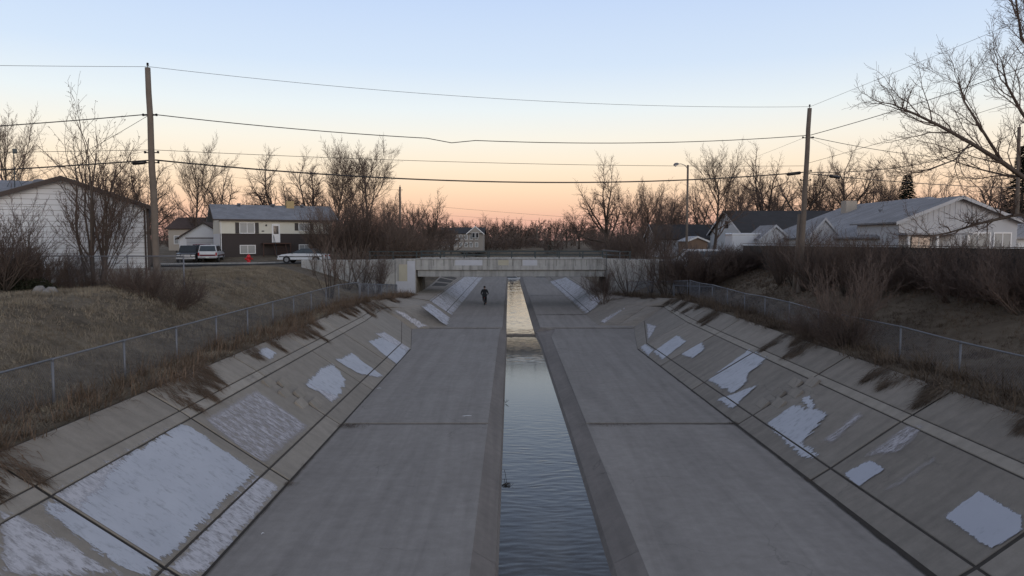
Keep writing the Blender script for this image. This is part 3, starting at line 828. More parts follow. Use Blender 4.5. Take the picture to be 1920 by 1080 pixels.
wire('thin top wire strung between the two tall wooden poles', (279,125,30), (1517,200,39), .50, .008)
wire('thicker second wire with a small kink between the two tall poles', (284,214,30), (1512,254,39), .74, .018, [(.40,-.22,.012)])
wire('thin third wire between the two tall poles', (288,281,30), (1510,311,39), .22, .010)
wire('heavy black cable, lowest span between the two tall poles', (291,300,30), (1506,323,39), .72, .030)
wire('thin top wire running left from the leaning pole over the white house', (279,125,30), (-260,119,26), .02, .008)
wire('paired wire running left from the leaning pole below the top wire', (280,214,30), (-260,252,26), .05, .020)
wire('thin wire running left from the leaning pole above the heavy cable', (284,281,30), (-260,288,26), .02, .010)
wire('heavy cable running left from the leaning pole just above the white house roof', (288,300,30), (-260,334,26), .02, .026)
wire('service wire slanting down from the leaning pole to the white house roof', (279,216,30), (40,345,36), .1, .010)
wire('faint service wire from the leaning pole past the turbine vent', (285,281,30), (-100,345,34), .1, .007)
wire('thin top wire climbing from the right wooden pole over the great tree', (1519,200,39), (2150,-62,31), .05, .008)
wire('thick wire climbing from the right wooden pole through the great tree', (1517,254,39), (2150,40,31), .25, .018)
wire('wire dropping slowly from the right pole toward the far right pole', (1517,256,39), (1911,296,58), .5, .016)
wire('service wire slanting from the right pole down to the long grey roof', (1517,258,39), (1665,318,48), .05, .007)
wire('service wire slanting left from the right pole down behind the street lamp', (1508,258,39), (1372,310,64), .05, .007)
wire('thin third wire rising from the right pole through the great tree', (1515,306,39), (2150,110,31), .12, .010)
wire('cable from the right pole to the top of the far right pole', (1511,323,39), (1909,246,58), .9, .020)
wire('cable from the right pole crossing low before the spruce', (1509,325,39), (1990,352,60), .25, .022)
wire('faint far wire over the bridge among the sunset glow', (750,381,92), (1140,412,92), .1, .012)
wire('fainter lower far wire over the bridge', (750,398,92), (1140,420,94), .1, .010)
wire('faint far wire from the slim far pole toward the left trees', (750,356,92), (420,330,100), .3, .012)
for (A, B, lab) in (((1476,327,38.8),(1501,324,39),'black splice case on the heavy cable left of the right pole'), ((1556,330,39.4),(1574,333,39.6),'black splice case on the cable right of the right pole'), ((248,306,29.8),(272,304,29.9),'black splice case on the heavy cable left of the leaning pole')):
    a, b = at(*A), at(*B); d = (b-a)/8
    tag(MB().tube([a-d*.5,a,a+d*.3,b-d*.3,b,b+d*.5], [.02,.03,.085,.085,.03,.02], 8).build('splice_case', M['black'], None, True), lab, 'cable box')

# ------------------------------------------------------------------ street lamp
def street_lamp():
    D = 63.2; x = X(1287, D); z = hz(x, D); zt = CAM_H+(HORIZON-311)*D/FPX
    o = thing('street_lamp', 'tall grey street lamp with a curved arm at the right bridge end', 'street lamp', (x, D, z))
    MB().tube([(0,0,-.3),(0,0,(zt-z)*.5),(0,0,zt-z)], [.12,.10,.085], 10).build('pole', M['pole_wood'], o, True)
    h = zt-z; MB().tube([(0,0,h-.35),(-.25,0,h-.02),(-.6,0,h+.10),(-.95,0,h+.08)], .03, 8).build('arm', M['galv'], o, True)
    mb = MB(); mb.tube([(-.80,0,h+.10),(-.92,0,h+.10),(-1.1,0,h+.06),(-1.25,0,h+.0)], [.06,.11,.13,.05], 10); mb.build('lamp_head', M['galv'], o, True)
    MB().lathe([(.03,-.16),(.10,-.10),(.12,-.02)], (-1.08,0,h+.02), 10).build('lens', M['lamp_clear'], o, True)
street_lamp()

# ------------------------------------------------------------------ houses
def quadslab(mb, P, t):
    P = [Vector(p) for p in P]; n = (P[1]-P[0]).cross(P[2]-P[0]).normalized(); n = n if n.z > 0 else -n
    mb.prism(P, -n*t); return mb
def window(parent, x0, x1, z0, z1, y=0, mull=1, curtain=True, frame='trim_white', w_=.07):
    """window in the plane y (front faces -y)"""
    f = MB(); f.box(x0-w_,x1+w_,y-.05,y+.02,z1,z1+w_); f.box(x0-w_,x1+w_,y-.06,y+.02,z0-w_,z0); f.box(x0-w_,x0,y-.05,y+.02,z0,z1); f.box(x1,x1+w_,y-.05,y+.02,z0,z1)
    for i in range(mull): xm = lerp(x0, x1, (i+1)/(mull+1)); f.box(xm-.025,xm+.025,y-.045,y+.02,z0,z1)
    o = f.build('window', M[frame], parent)
    for i in range(mull+1):
        MB().box(lerp(x0,x1,i/(mull+1))+.02, lerp(x0,x1,(i+1)/(mull+1))-.02, y-.03, y-.024, z0, z1).build('pane', M['glass' if not curtain else 'curtain_glass'], o)
    if curtain: MB().box(x0,x1,y-.020,y-.015,z0,z1).build('curtain', M['curtain'], o)
    return o

def ranch_house():
    W, zs, ze, zp = 3.42, .70, 3.55, 4.75
    an = R(28); b = Vector((-17-W*math.cos(an), 34-W*math.sin(an), 4.0)); o = thing('ranch_house', 'white lap-sided house with a low brown-edged gable by the leaning pole', 'house', b, an)
    inv = Matrix.Rotation(-an, 3, 'Z')
    def loc(px, py, Y): return inv @ (at(px, py, Y)-b)
    wl = MB(); wl.prism([(-W,0.03,zs),(W,0.03,zs),(W,0.03,ze),(0,0.03,zp),(-W,0.03,ze)], (0,.1,0)); wall = wl.build('wall', M['trim_brown'], o)  # dark backing behind the board gaps, a painted stand-in for lap shadow and dirt
    MB().box(W-.1,W-.002,.13,14,zs,ze).build('side_wall', M['siding_white'], o)
    MB().box(-W+.002,-W+.1,.13,14,zs,ze).build('side_wall', M['siding_white'], o)
    MB().box(-W+.03,W-.03,.05,14,-.4,zs).build('foundation', M['conc_grey'], o)
    z = zs; ph = .24
    def half(zz): return W if zz <= ze else W*(zp-zz)/(zp-ze)
    while z < zp-.1:
        z1 = min(z+ph, zp-.02); a, c = half(z), half(z1)
        pts = [(-a,-.03,z+.013),(a,-.03,z+.013),(c,.0,z1),(-c,.0,z1)]
        mb = MB(); mb.add(pts+[(p[0],.029,p[2]) for p in pts], [(0,1,2,3),(0,4,5,1),(0,3,7,4),(1,5,6,2)]); mb.build('siding_board', M['siding_white'], wall)
        z += ph
    MB().box(W-.09,W+.02,-.05,.12,zs-.1,ze).build('corner_trim', M['trim_brown'], o)
    MB().tube([(W-.16,-.06,zs-.4),(W-.16,-.06,ze-.1)], .045, 6).build('downspout', M['trim_brown'], o)
    sl = (zp-ze)/W; ov = .42
    for s in (-1, 1):
        r = MB(); quadslab(r, [(0,-.42,zp+.12),(s*(W+ov),-.42,ze+.12-sl*ov),(s*(W+ov),14.4,ze+.12-sl*ov),(0,14.4,zp+.12)], .09); r.build('roof', M['shingle_grey'], o)
        f = MB(); f.prism([(0,-.44,zp+.10),(s*(W+ov),-.44,ze+.10-sl*ov),(s*(W+ov),-.44,ze-.09-sl*ov),(0,-.44,zp-.09)], (0,.05,0)); f.build('rake_board', M['trim_brown'], o)
        f = MB(); f.prism([(0,-.39,zp+.02),(s*(W+ov),-.39,ze+.02-sl*ov),(s*(W+ov),0,ze+.02-sl*ov),(0,0,zp+.02)], (0,0,-.03)); f.build('soffit', M['siding_white'], o)
    # crossing wing to the left
    zr = 5.15
    r = MB(); quadslab(r, [(-20,8,zr),(-1.2,8,zr),(-1.2,2.0,zr-1.7),(-20,2.0,zr-1.7)], .1); rf_ = r.build('wing_roof', M['shingle_grey'], o)
    r = MB(); quadslab(r, [(-20,8.0,zr),(-1.2,8.0,zr),(-1.2,14,zr-1.7),(-20,14,zr-1.7)], .1); r.build('wing_roof', M['shingle_grey'], o)
    MB().box(-20,-W-.05,2.5,13.5,-.3,zr-1.7).build('wing_wall', M['siding_white'], o)
    # conduit and meter
    MB().tube([(-2.42,-.03,zs+.75),(-2.42,-.03,3.35),(-2.3,-.03,3.5),(-.7,-.03,3.52)], .022, 6).build('conduit', M['siding_white'], o)
    # vent, mast
    q_ = loc(75,347,36); xv, yv, zv = q_.x, q_.y, q_.z
    v = MB(); v.lathe([(.14,-.5),(.14,.0),(.30,.03),(.33,.14),(.26,.25),(.10,.29)], (xv,yv,zv), 14); v.build('turbine_vent', M['galv'], o, True)
    q_ = loc(28,349,37); xm, ym, z0 = q_.x, q_.y, q_.z; z1 = loc(28,287,37).z
    m_ = MB(); m_.tube([(xm,ym,z0-.3),(xm,ym,z1)], .02, 6); m_.box(xm-.04,xm+.16,ym-.04,ym+.04,z1-.02,z1+.22)
    for a in (-.45,0,.45): m_.tube([(xm+a,ym-.3*(a==0),z0-.35),(xm,ym,lerp(z0,z1,.45))], .014, 5)
    m_.build('mast', M['dark_metal'], o)
ranch_house()

def split_house():
    b = Vector((-32.1, 80, 4.25)); o = thing('split_level_house', 'two-storey split-level house, white siding over dark brick, grey roof', 'house', b, R(27))
    L, Dp, zm, ze, zr = 12.3, 8.2, 2.5, 4.1, 5.8
    w1 = MB().box(0,L,0,Dp,-.4,zm).build('brick_wall', M['brick_dark'], o)
    u = MB(); u.box(-.06,L+.06,-.06,Dp+.06,zm,ze)
    u.prism([(-.06,-.06,ze),(-.06,Dp+.06,ze),(-.06,Dp/2,zr-.05)], (.1,0,0)); u.prism([(L-.04,-.06,ze),(L-.04,Dp+.06,ze),(L-.04,Dp/2,zr-.05)], (.1,0,0))
    up = u.build('upper_wall', M['siding_cream'], o)
    i = 0; z = zm+.01
    while z < ze-.02:
        MB().add([(-.06,-.085,z),(L+.06,-.085,z),(L+.06,-.062,z+.155),(-.06,-.062,z+.155)], [(0,1,2,3)]).build('siding_board', M['siding_cream'], up); z += .157
    MB().box(-.05,-.062+.0,-.05,Dp,-.4,zm).build('side_face', M['siding_white'], o)
    for s in (0, 1):
        y0, y1 = (-.55, Dp/2) if s == 0 else (Dp+.55, Dp/2)
        r = MB(); quadslab(r, [(-.75,y0,ze-.02),(L+.75,y0,ze-.02),(L+.75,y1,zr+.1),(-.75,y1,zr+.1)], .14); r.build('roof', M['shingle_grey'], o)
    MB().box(-.76,L+.76,-.62,-.56,ze-.18,ze-.01).build('gutter', M['trim_brown'], o)
    g = MB(); g.prism([(-.78,-.56,ze-.04),(-.78,Dp/2,zr+.09),(-.78,Dp/2,zr-.12),(-.78,-.56,ze-.22)], (.03,0,0)); g.build('rake_board', M['trim_brown'], o)
    for x0, x1, z0, z1, sh in ((2.05,3.55,zm+.02+.05,zm+1.18,1),(8.5,9.65,zm+.42,zm+1.18,1),(2.05,3.6,.30,1.15,0),(8.5,9.7,.45,1.2,0)):
        window(o, x0, x1, z0, z1, -.09 if sh else -.005)
        if sh:
            for xa in (x0-.50, x1+.10): MB().box(xa,xa+.40,-.12,-.085,z0-.05,z1+.05).build('shutter', M['shutter'], o)
    dr = MB().box(5.45,6.35,-.13,-.087,1.50,3.62).build('door_frame', M['trim_white'], o)
    d = MB().rbox(5.53,6.27,-.155,-.13,1.52,3.56,.01).build('door', M['trim_white'], o)
    MB().box(5.62,6.18,-.160,-.152,2.45,3.38).build('door_pane', M['glass'], d)
    MB().lathe([(.03,0),(.03,.05)], (5.60,-.155,2.45), 6, 'y').build('handle', M['rim'], d)
    MB().box(4.35,4.62,-.10,-.086,2.72,2.85).build('number_plate', M['black'], o)
    MB().lathe([(.07,-.1),(.09,0),(.05,.1)], (4.85,-.14,3.45), 8).build('porch_light', M['black'], o)
    st = MB(); st.box(4.3,7.4,-1.25,-.09,1.33,1.45)
    for x in (4.36,7.3): st.box(x-.05,x+.05,-1.22,-1.12,-.4,1.33)
    pr = st.build('landing', M['stair_wood'], o)
    for k in range(7): MB().box(5.5,6.7,-1.26-.24*(k+1),-1.26-.24*k,1.27-.19*(k+1)-.04,1.27-.19*(k+1)).build('step', M['stair_wood'], pr)
    for x in (5.46,6.74):
        s_ = MB(); s_.prism([(x-.03,-1.25,1.3),(x-.03,-3.0,-.12),(x-.03,-3.0,-.35),(x-.03,-1.25,1.05)], (.06,0,0)); s_.build('stringer', M['stair_wood'], pr)
    rl = MB()
    for x in (5.46,): rl.tube([(x,-1.25,1.4),(x,-1.25,2.3),(x,-3.0,.85),(x,-3.0,-.3)], .03, 5)
    rl.build('handrail', M['dark_metal'], pr)
    zc = lambda y: lerp(ze, zr, y/(Dp/2))
    MB().rbox(7.7,8.6,3.2,4.1,zc(3.2)+.02,zr+.62,.03).build('roof_cooler', M['tan_box'], o)
    for x in (2.4,6.2,9.6): MB().lathe([(.16,0),(.16,.3),(.24,.32),(.2,.45)], (x,3.6,zc(3.6)), 10).build('roof_vent', M['galv'], o, True)
    MB().tube([(.05,-.13,-.3),(.05,-.13,ze-.1)], .05, 6).build('downspout', M['trim_white'], o)
split_house()

def gable_house(name, label, x0, x1, y0, y1, z0, ze, zr, axis, wall, roof, ov=.35, rz=0, wins=(), trim='trim_white', hip=0):
    """box house; ridge along axis ('x' or 'y'); z0 ground, ze eave, zr ridge; coordinates in world metres"""
    b = Vector(((x0+x1)/2, (y0+y1)/2, z0)); hx, hy = (x1-x0)/2, (y1-y0)/2
    o = thing(name, label, 'house' if 'house' in name else ('shed' if 'shed' in name else 'building'), b, rz)
    e, r = ze-z0, zr-z0
    w_ = MB(); w_.box(-hx,hx,-hy,hy,-.5,e)
    if hip: pass
    elif axis == 'x':
        for s in (-1,1): w_.prism([(s*hx,-hy,e),(s*hx,hy,e),(s*hx,0,r)], (-s*.1,0,0))
    else:
        for s in (-1,1): w_.prism([(-hx,s*hy,e),(hx,s*hy,e),(0,s*hy,r)], (0,-s*.1,0))
    wl = w_.build('wall', M[wall], o)
    for s in (-1,1):
        q_ = MB()
        if axis == 'x':
            k = (r-e)/hy; quadslab(q_, [(-hx-ov,s*(hy+ov),e-k*ov+.1),(hx+ov,s*(hy+ov),e-k*ov+.1),(hx+ov,0,r+.1),(-hx-ov,0,r+.1)], .1)
        else:
            k = (r-e)/hx; quadslab(q_, [(s*(hx+ov),-hy-ov,e-k*ov+.1),(s*(hx+ov),hy+ov,e-k*ov+.1),(0,hy+ov,r+.1),(0,-hy-ov+hip,r+.1)], .1)
        q_.build('roof', M[roof], o)
    if hip:
        k = (r-e)/hx; q_ = MB(); q_.prism([(-(hx+ov),-hy-ov,e-k*ov+.1),(hx+ov,-hy-ov,e-k*ov+.1),(0,-hy-ov+hip,r+.1)], (0,0,-.1)); q_.build('roof', M[roof], o)
    elif axis == 'y':
        for s in (-1,1):
            k = (r-e)/hx; f = MB(); f.prism([(0,-hy-ov-.02,r+.11),(s*(hx+ov),-hy-ov-.02,e-k*ov+.11),(s*(hx+ov),-hy-ov-.02,e-k*ov-.08),(0,-hy-ov-.02,r-.08)], (0,.03,0)); f.build('rake_board', M[trim], o)
    else:
        for s in (-1,1):
            k = (r-e)/hy; f = MB(); f.prism([(-hx-ov-.02,0,r+.11),(-hx-ov-.02,s*(hy+ov),e-k*ov+.11),(-hx-ov-.02,s*(hy+ov),e-k*ov-.08),(-hx-ov-.02,0,r-.08)], (.03,0,0)); f.build('rake_board', M[trim], o)
    for (a, c, d, f) in wins: window(o, a, c, d, f, -hy-.005)
    return o
gh = gable_house
gh('brown_roof_house', 'low beige house with a brown roof left of the split-level house', X(318,104), X(408,104), 104, 112, 4.0, 7.7, 9.3, 'x', 'beige', 'shingle_brown', wins=((-2.6,-1.4,1.5,2.6),), trim='trim_brown')
g = gh('garage', 'white gabled garage with a wide door behind the parked trucks', X(338,90), X(432,90), 90, 96, 4.2, 6.3, 8.2, 'y', 'siding_white', 'shingle_brown', trim='trim_brown')
MB().box(-2.2,1.6,-3.06,-3.0,.0,2.0).build('garage_door', M['weathered_white'], g)
MB().box(-2.35,1.75,-3.05,-3.005,2.0,2.14).build('door_lintel', M['trim_brown'], g)
for k in range(3): MB().box(-2.18,1.58,-3.066,-3.061,.5+.5*k,.515+.5*k).build('door_seam', M['soil'], g)
# right-hand houses
g = gh('long_roof_house', 'long low white house under a big pale grey roof behind the wooden fence', 22.4, 36.2, 44, 62.4, 3.9, 6.3, 8.95, 'y', 'siding_white', 'shingle_pale', .5, hip=7)
zz = 3.9
g2 = gh('gabled_wing_house', 'cream gabled front with white fascia before the long grey roof', 22.3, 29.1, 41.4, 46.4, 3.9, 7.1, 8.45, 'y', 'weathered_white', 'shingle_pale', .35, trim='weathered_white')
for i in range(22):
    x = -3.3+.31*i; hh = 4.55-(abs(x)/3.4)*1.35
    MB().box(x-.012,x+.012,-2.518,-2.501,3.16,hh-.08).build('batten', M['weathered_white'], g2)
MB().box(-3.75,-.1,-4.0,-2.51,2.42,2.52).build('porch_roof', M['shingle_pale'], g2)
for x in (-3.6,-2.0,-.3): MB().box(x-.06,x+.06,-3.95,-3.83,-.2,2.42).build('porch_post', M['trim_white'], g2)
window(g2, .5, 1.8, 1.3, 2.5, -2.505); window(g2, 2.1, 3.0, 1.3, 2.5, -2.505); window(g2, -2.9, -1.6, 1.3, 2.3, -2.505, curtain=False)
MB().lathe([(.08,0),(.08,.55),(.13,.56),(.13,.66)], (-3.6,-3.0,3.6), 8).build('roof_pipe', M['galv'], g)
MB().rbox(-2.2,-1.3,5.2,6.1,4.2,5.3,.03).build('roof_cooler', M['beige'], g)
gh('white_shed', 'small white gabled shed beside the white trailer', X(1424,58), X(1482,58), 58, 61.5, 3.9, 6.1, 7.15, 'y', 'weathered_white', 'shingle_pale', .15, trim='weathered_white')
gh('white_shed', 'taller white gabled shed right behind the right wooden pole', X(1510,49), X(1580,49), 49, 49.9, 3.9, 6.0, 7.45, 'y', 'weathered_white', 'shingle_pale', .12, trim='weathered_white')
g = gh('steep_roof_house', 'white house with a steep near-black roof behind the white trailer', 25.2, 37, 78, 91, 3.9, 6.75, 9.35, 'x', 'siding_white', 'shingle_dark', .35)
MB().box(-5.95,-5.905,-1.0,.1,3.5,4.3).build('gable_window', M['glass'], g)
MB().box(-5.94,-5.905,-3.9,-2.2,.9,2.2).build('gable_window', M['glass'], g)
g = gh('low_dark_roof_house', 'low house with a dark roof and white gable end by the old spreading tree', X(1232,92), X(1345,92), 92, 100, 3.9, 6.2, 8.0, 'x', 'weathered_white', 'shingle_dark', .35)
g = gh('carport', 'orange-brown carport front behind the vine heap by the street lamp', X(1288,78), X(1326,78), 78, 82, 3.9, 5.9, 6.35, 'y', 'orange_door', 'weathered_white', .2)
g = gh('apartment_house', 'distant beige apartment house with dark roof and white-trimmed gable', X(828,172), X(906,172), 172, 182, 3.6, 7.6, 9.0, 'x', 'house_taupe', 'shingle_dark', .4)
for i in range(7):
    x = -4.4+1.25*i
    for z in (.8, 2.6): window(g, x, x+.6, z, z+1.0, -5.01, 0, True)
pp_ = MB(); pp_.prism([(1.2,-5.6,4.0),(5.0,-5.6,4.0),(3.1,-5.6,5.6)], (0,3,0)); pp_.build('gable_front', M['house_taupe'], g)
for s in (-1,1):
    f = MB(); f.prism([(3.1,-5.68,5.78),(3.1+s*2.15,-5.68,3.95),(3.1+s*2.15,-5.68,3.7),(3.1,-5.68,5.52)], (0,.07,0)); f.build('rake_board', M['trim_white'], g)
window(g, 2.4, 3.0, 3.0, 4.1, -5.61, 0, False); window(g, 3.3, 3.9, 3.0, 4.1, -5.61, 0, False)

def trailer():
    D = 60.; x0, x1 = X(1365,D), X(1428,D); z = 3.9
    o = thing('box_trailer', 'white enclosed box trailer between the steep-roofed house and the shed', 'trailer', ((x0+x1)/2, D, z)); h = (x1-x0)/2
    MB().rbox(-h,h,-1.0,1.0,.55,2.7,.05).build('body', M['car_white'], o)
    MB().box(-h-.01,h+.01,-1.012,1.012,2.5,2.58).build('trim_band', M['rim'], o)
    MB().box(h*.5-.03,h*.5+.03,-1.012,-1.0,.6,2.48).build('door_seam', M['car_silver'], o)
    for s in (-.35,.35):
        w_ = MB().lathe([(.2,-.1),(.33,-.1),(.35,0),(.33,.1),(.2,.1)], (s,-.95,.35), 14, 'y').build('wheel', M['tyre'], o)
    MB().tube([(-h,0,.6),(-h-1.1,0,.5)], .05, 6).build('tow_bar', M['dark_metal'], o)
trailer()

# ------------------------------------------------------------------ vehicles
def bevel(o, w_=.04, n=2):
    m = o.modifiers.new('bevel', 'BEVEL'); m.width = w_; m.segments = n; m.limit_method = 'ANGLE'; m.angle_limit = R(25)
    return o
def loft(mb, prof, hw, top=None):
    """prof: closed side outline (x along length, z); hw(z) half width"""
    n = len(prof); V = [(x,-hw(z),z) for x, z in prof]+[(x,hw(z),z) for x, z in prof]
    mb.add(V, [tuple(range(n)), tuple(range(2*n-1,n-1,-1))]+[(i,n+i,n+(i+1)%n,(i+1)%n) for i in range(n)])
def vehicle(name, label, cat, loc, rz, paint, lower, cabin, hw, wheels, wr, glass_side, front, rear, extras=None, roofp=None, lowp=None):
    o = thing(name, label, cat, loc, rz)
    a = MB(); loft(a, lower, lambda z: hw*(1 if z < .75 else .97)); body = bevel(a.build('body', M[paint], o), .05)
    zb = min(z for x, z in cabin); zt = max(z for x, z in cabin)
    c = MB(); loft(c, cabin, lambda z: lerp(hw*.95, hw*.78, clamp((z-zb)/(zt-zb)))); bevel(c.build('cabin', M[roofp or paint], o), .05)
    def hwc(z): return lerp(hw*.95, hw*.78, clamp((z-zb)/(zt-zb)))
    for poly_ in glass_side:
        for s in (-1, 1):
            m = MB(); m.add([(x, s*(hwc(z)+.006), z) for x, z in poly_], [tuple(range(len(poly_)))]); m.build('side_window', M['car_glass'], o)
    for (xa, za), (xb, zb_), nm in (front, rear):
        d = Vector((zb_-za, 0, -(xb-xa))); d = d.normalized()*.008
        if (d.x > 0) != (nm == 'windscreen'): d = -d
        p = lambda x, z, s, t: (x+d.x, s*(hwc(z)-.07), z+d.z)
        x0, z0 = lerp(xa,xb,.1), lerp(za,zb_,.1); x1, z1 = lerp(xa,xb,.9), lerp(za,zb_,.9)
        m = MB(); m.add([p(x0,z0,-1,0),p(x0,z0,1,0),p(x1,z1,1,0),p(x1,z1,-1,0)], [(0,1,2,3)]); m.build(nm, M['car_glass'], o)
    for wx in wheels:
        for s in (-1, 1):
            w_ = MB().lathe([(wr*.6,-.10),(wr*.95,-.11),(wr,-.07),(wr,.07),(wr*.95,.11),(wr*.6,.10)], (wx, s*(hw-.10), wr), 18, 'y').build('wheel', M['tyre'], o)
            MB().lathe([(wr*.15,-.02),(wr*.6,.0),(wr*.62,.02)] if s < 0 else [(wr*.62,-.02),(wr*.6,.0),(wr*.15,.02)], (wx, s*(hw+.012), wr), 14, 'y').build('rim', M['rim'], w_)
            mb = MB(); mb.lathe([(wr*1.15,-.01),(wr*1.15,.01)], (wx, s*(hw-.0), wr*1.03), 18, 'y'); mb.build('wheel_arch', M['black'], o)
    if extras: extras(o)
    return o
XF, XB = 2.2, -2.2
car_low = [(-2.15,.32),(-2.22,.5),(-2.18,.80),(-1.5,.88),(.9,.90),(1.9,.78),(2.2,.62),(2.24,.42),(2.1,.28)]
car_cab = [(-1.75,.85),(-1.0,1.30),(.05,1.34),(.95,.88)]
def coupe_extra(o):
    for s in (-1,1):
        MB().box(-2.0,2.1,s*.862-.006,s*.862+.006,.55,.63).build('side_moulding', M['black'], o)
        MB().rbox(2.12,2.25,s*.62-.16,s*.62+.16,.56,.68,.02).build('headlight', M['lamp_clear'], o)
        MB().rbox(-2.24,-2.15,s*.62-.18,s*.62+.18,.60,.74,.02).build('taillight', M['tail_red'], o)
        MB().rbox(.75,.92,s*.93-.07,s*.93+.07,.88,1.0,.02).build('wing_mirror', M['black'], o)
    MB().rbox(2.15,2.3,-.82,.82,.30,.46,.03).build('bumper', M['car_white'], o)
    MB().rbox(-2.3,-2.16,-.82,.82,.32,.48,.03).build('bumper', M['car_white'], o)
cD = 67.4
vehicle('coupe_car', 'white coupe with a black roof band parked behind the wing wall', 'car', (X(571,cD), cD, street(X(571,cD))+.035), R(178), 'car_white', car_low, car_cab, .86, (-1.35,1.38), .31,
        [[(-1.25,.93),(-.9,1.24),(-.25,1.27),(-.25,.93)],[(-.18,.93),(-.18,1.27),(.08,1.27),(.72,.93)]], ((.95,.88),(.05,1.34),'windscreen'), ((-1.75,.85),(-1.0,1.30),'rear_window'), coupe_extra, 'car_dark')
tr_low = [(-2.7,.50),(-2.75,.62),(-2.72,1.12),(.3,1.12),(1.7,1.10),(2.5,1.0),(2.62,.85),(2.6,.45)]
tr_cab = [(-2.68,1.10),(-2.5,1.80),(.25,1.84),(1.05,1.10)]
def truck_extra(o):
    MB().rbox(-2.95,-2.72,-.92,.92,.45,.62,.03).build('bumper', M['rim'], o)
    MB().rbox(2.6,2.76,-.92,.92,.45,.65,.03).build('bumper', M['rim'], o)
    MB().box(-2.765,-2.745,-.75,.75,.68,.84).build('tailgate_band', M['car_maroon'], o)
    MB().box(-2.97,-2.951,-.16,.16,.48,.60).build('number_plate', M['plate'], o)
    for s in (-1,1):
        MB().rbox(-2.78,-2.73,s*.84-.07,s*.84+.07,.70,1.05,.01).build('taillight', M['tail_red'], o)
        MB().rbox(2.52,2.66,s*.68-.16,s*.68+.16,.72,.90,.02).build('headlight', M['lamp_clear'], o)
        MB().box(-2.6,2.4,s*.935-.006,s*.935+.006,.58,.80).build('side_band', M['car_maroon'], o)
        MB().rbox(.85,1.05,s*1.02-.1,s*1.02+.1,1.12,1.32,.02).build('wing_mirror', M['black'], o)
pD = 77.
vehicle('pickup_truck', 'white and maroon capped pickup truck, tail to the street, on the drive', 'truck', (X(398,pD), pD, hz(X(398,pD),pD)), R(104), 'car_white', tr_low, tr_cab, .95, (-1.75,1.6), .37,
        [[(-2.4,1.18),(-2.3,1.68),(-.6,1.72),(-.6,1.18)],[(-.5,1.18),(-.5,1.72),(.2,1.72),(.72,1.18)]], ((1.05,1.10),(.25,1.84),'windscreen'), ((-2.68,1.10),(-2.5,1.80),'rear_window'), truck_extra)
vehicle('estate_car', 'maroon estate car parked close beside the capped pickup', 'car', (X(376,79), 80, hz(X(376,79),80)), R(100), 'car_maroon', [(x,z*1.1) for x,z in car_low], [(-2.1,.95),(-1.8,1.5),(.1,1.55),(1.0,.98)], .88, (-1.35,1.38), .32,
        [[(-1.9,1.05),(-1.7,1.42),(.05,1.45),(.65,1.05)]], ((1.0,.98),(.1,1.55),'windscreen'), ((-2.1,.95),(-1.8,1.5),'rear_window'))
sD = 73.
def suv_extra(o):
    MB().box(2.625,2.64,-.45,.45,.70,.92).build('grille', M['rim'], o)
    MB().rbox(2.6,2.76,-.92,.92,.45,.65,.03).build('bumper', M['rim'], o)
    for s in (-1,1):
        MB().rbox(2.52,2.66,s*.68-.16,s*.68+.16,.72,.90,.02).build('headlight', M['lamp_clear'], o)
        MB().rbox(.85,1.05,s*1.02-.1,s*1.02+.1,1.12,1.32,.02).build('wing_mirror', M['black'], o)
vehicle('off_road_car', 'dark off-road car facing the street left of the capped pickup', 'car', (X(330,sD), sD+3, hz(X(330,sD),sD+3)), R(-72), 'car_dark', tr_low, tr_cab, .95, (-1.75,1.6), .38,
        [[(-2.4,1.18),(-2.3,1.68),(-.6,1.72),(-.6,1.18)],[(-.5,1.18),(-.5,1.72),(.2,1.72),(.72,1.18)]], ((1.05,1.10),(.25,1.84),'windscreen'), ((-2.68,1.10),(-2.5,1.80),'rear_window'), suv_extra)
vehicle('parked_car', 'white car far beyond the bridge railing, parked side-on', 'car', (X(962,118), 118, hz(X(962,118),118)+.55), R(3), 'car_white', car_low, car_cab, .86, (-1.35,1.38), .31,
        [[(-1.25,.93),(-.9,1.24),(.08,1.27),(.72,.93)]], ((.95,.88),(.05,1.34),'windscreen'), ((-1.75,.85),(-1.0,1.30),'rear_window'))
vehicle('parked_car', 'silver car with dark roof far beyond the bridge railing', 'car', (X(1008,116), 116, hz(X(1008,116),116)+.55), R(184), 'car_silver', car_low, car_cab, .86, (-1.35,1.38), .31,
        [[(-1.25,.93),(-.9,1.24),(.08,1.27),(.72,.93)]], ((.95,.88),(.05,1.34),'windscreen'), ((-1.75,.85),(-1.0,1.30),'rear_window'), None, 'car_dark')
vD = 60.
vehicle('van', 'white van with dark glass behind the vine heap', 'van', (X(1310,vD), vD+1, hz(X(1310,vD),vD+1)+.0), R(176), 'car_white', [(-2.5,.4),(-2.5,1.1),(.9,1.1),(2.3,.95),(2.4,.45)], [(-2.45,1.05),(-2.35,1.88),(.9,1.88),(1.7,1.05)], .95, (-1.6,1.5), .34,
        [[(-2.2,1.2),(-2.2,1.72),(-.2,1.72),(-.2,1.2)],[(-.1,1.2),(-.1,1.72),(.8,1.72),(1.3,1.2)]], ((1.7,1.05),(.9,1.88),'windscreen'), ((-2.45,1.05),(-2.35,1.88),'rear_window'))

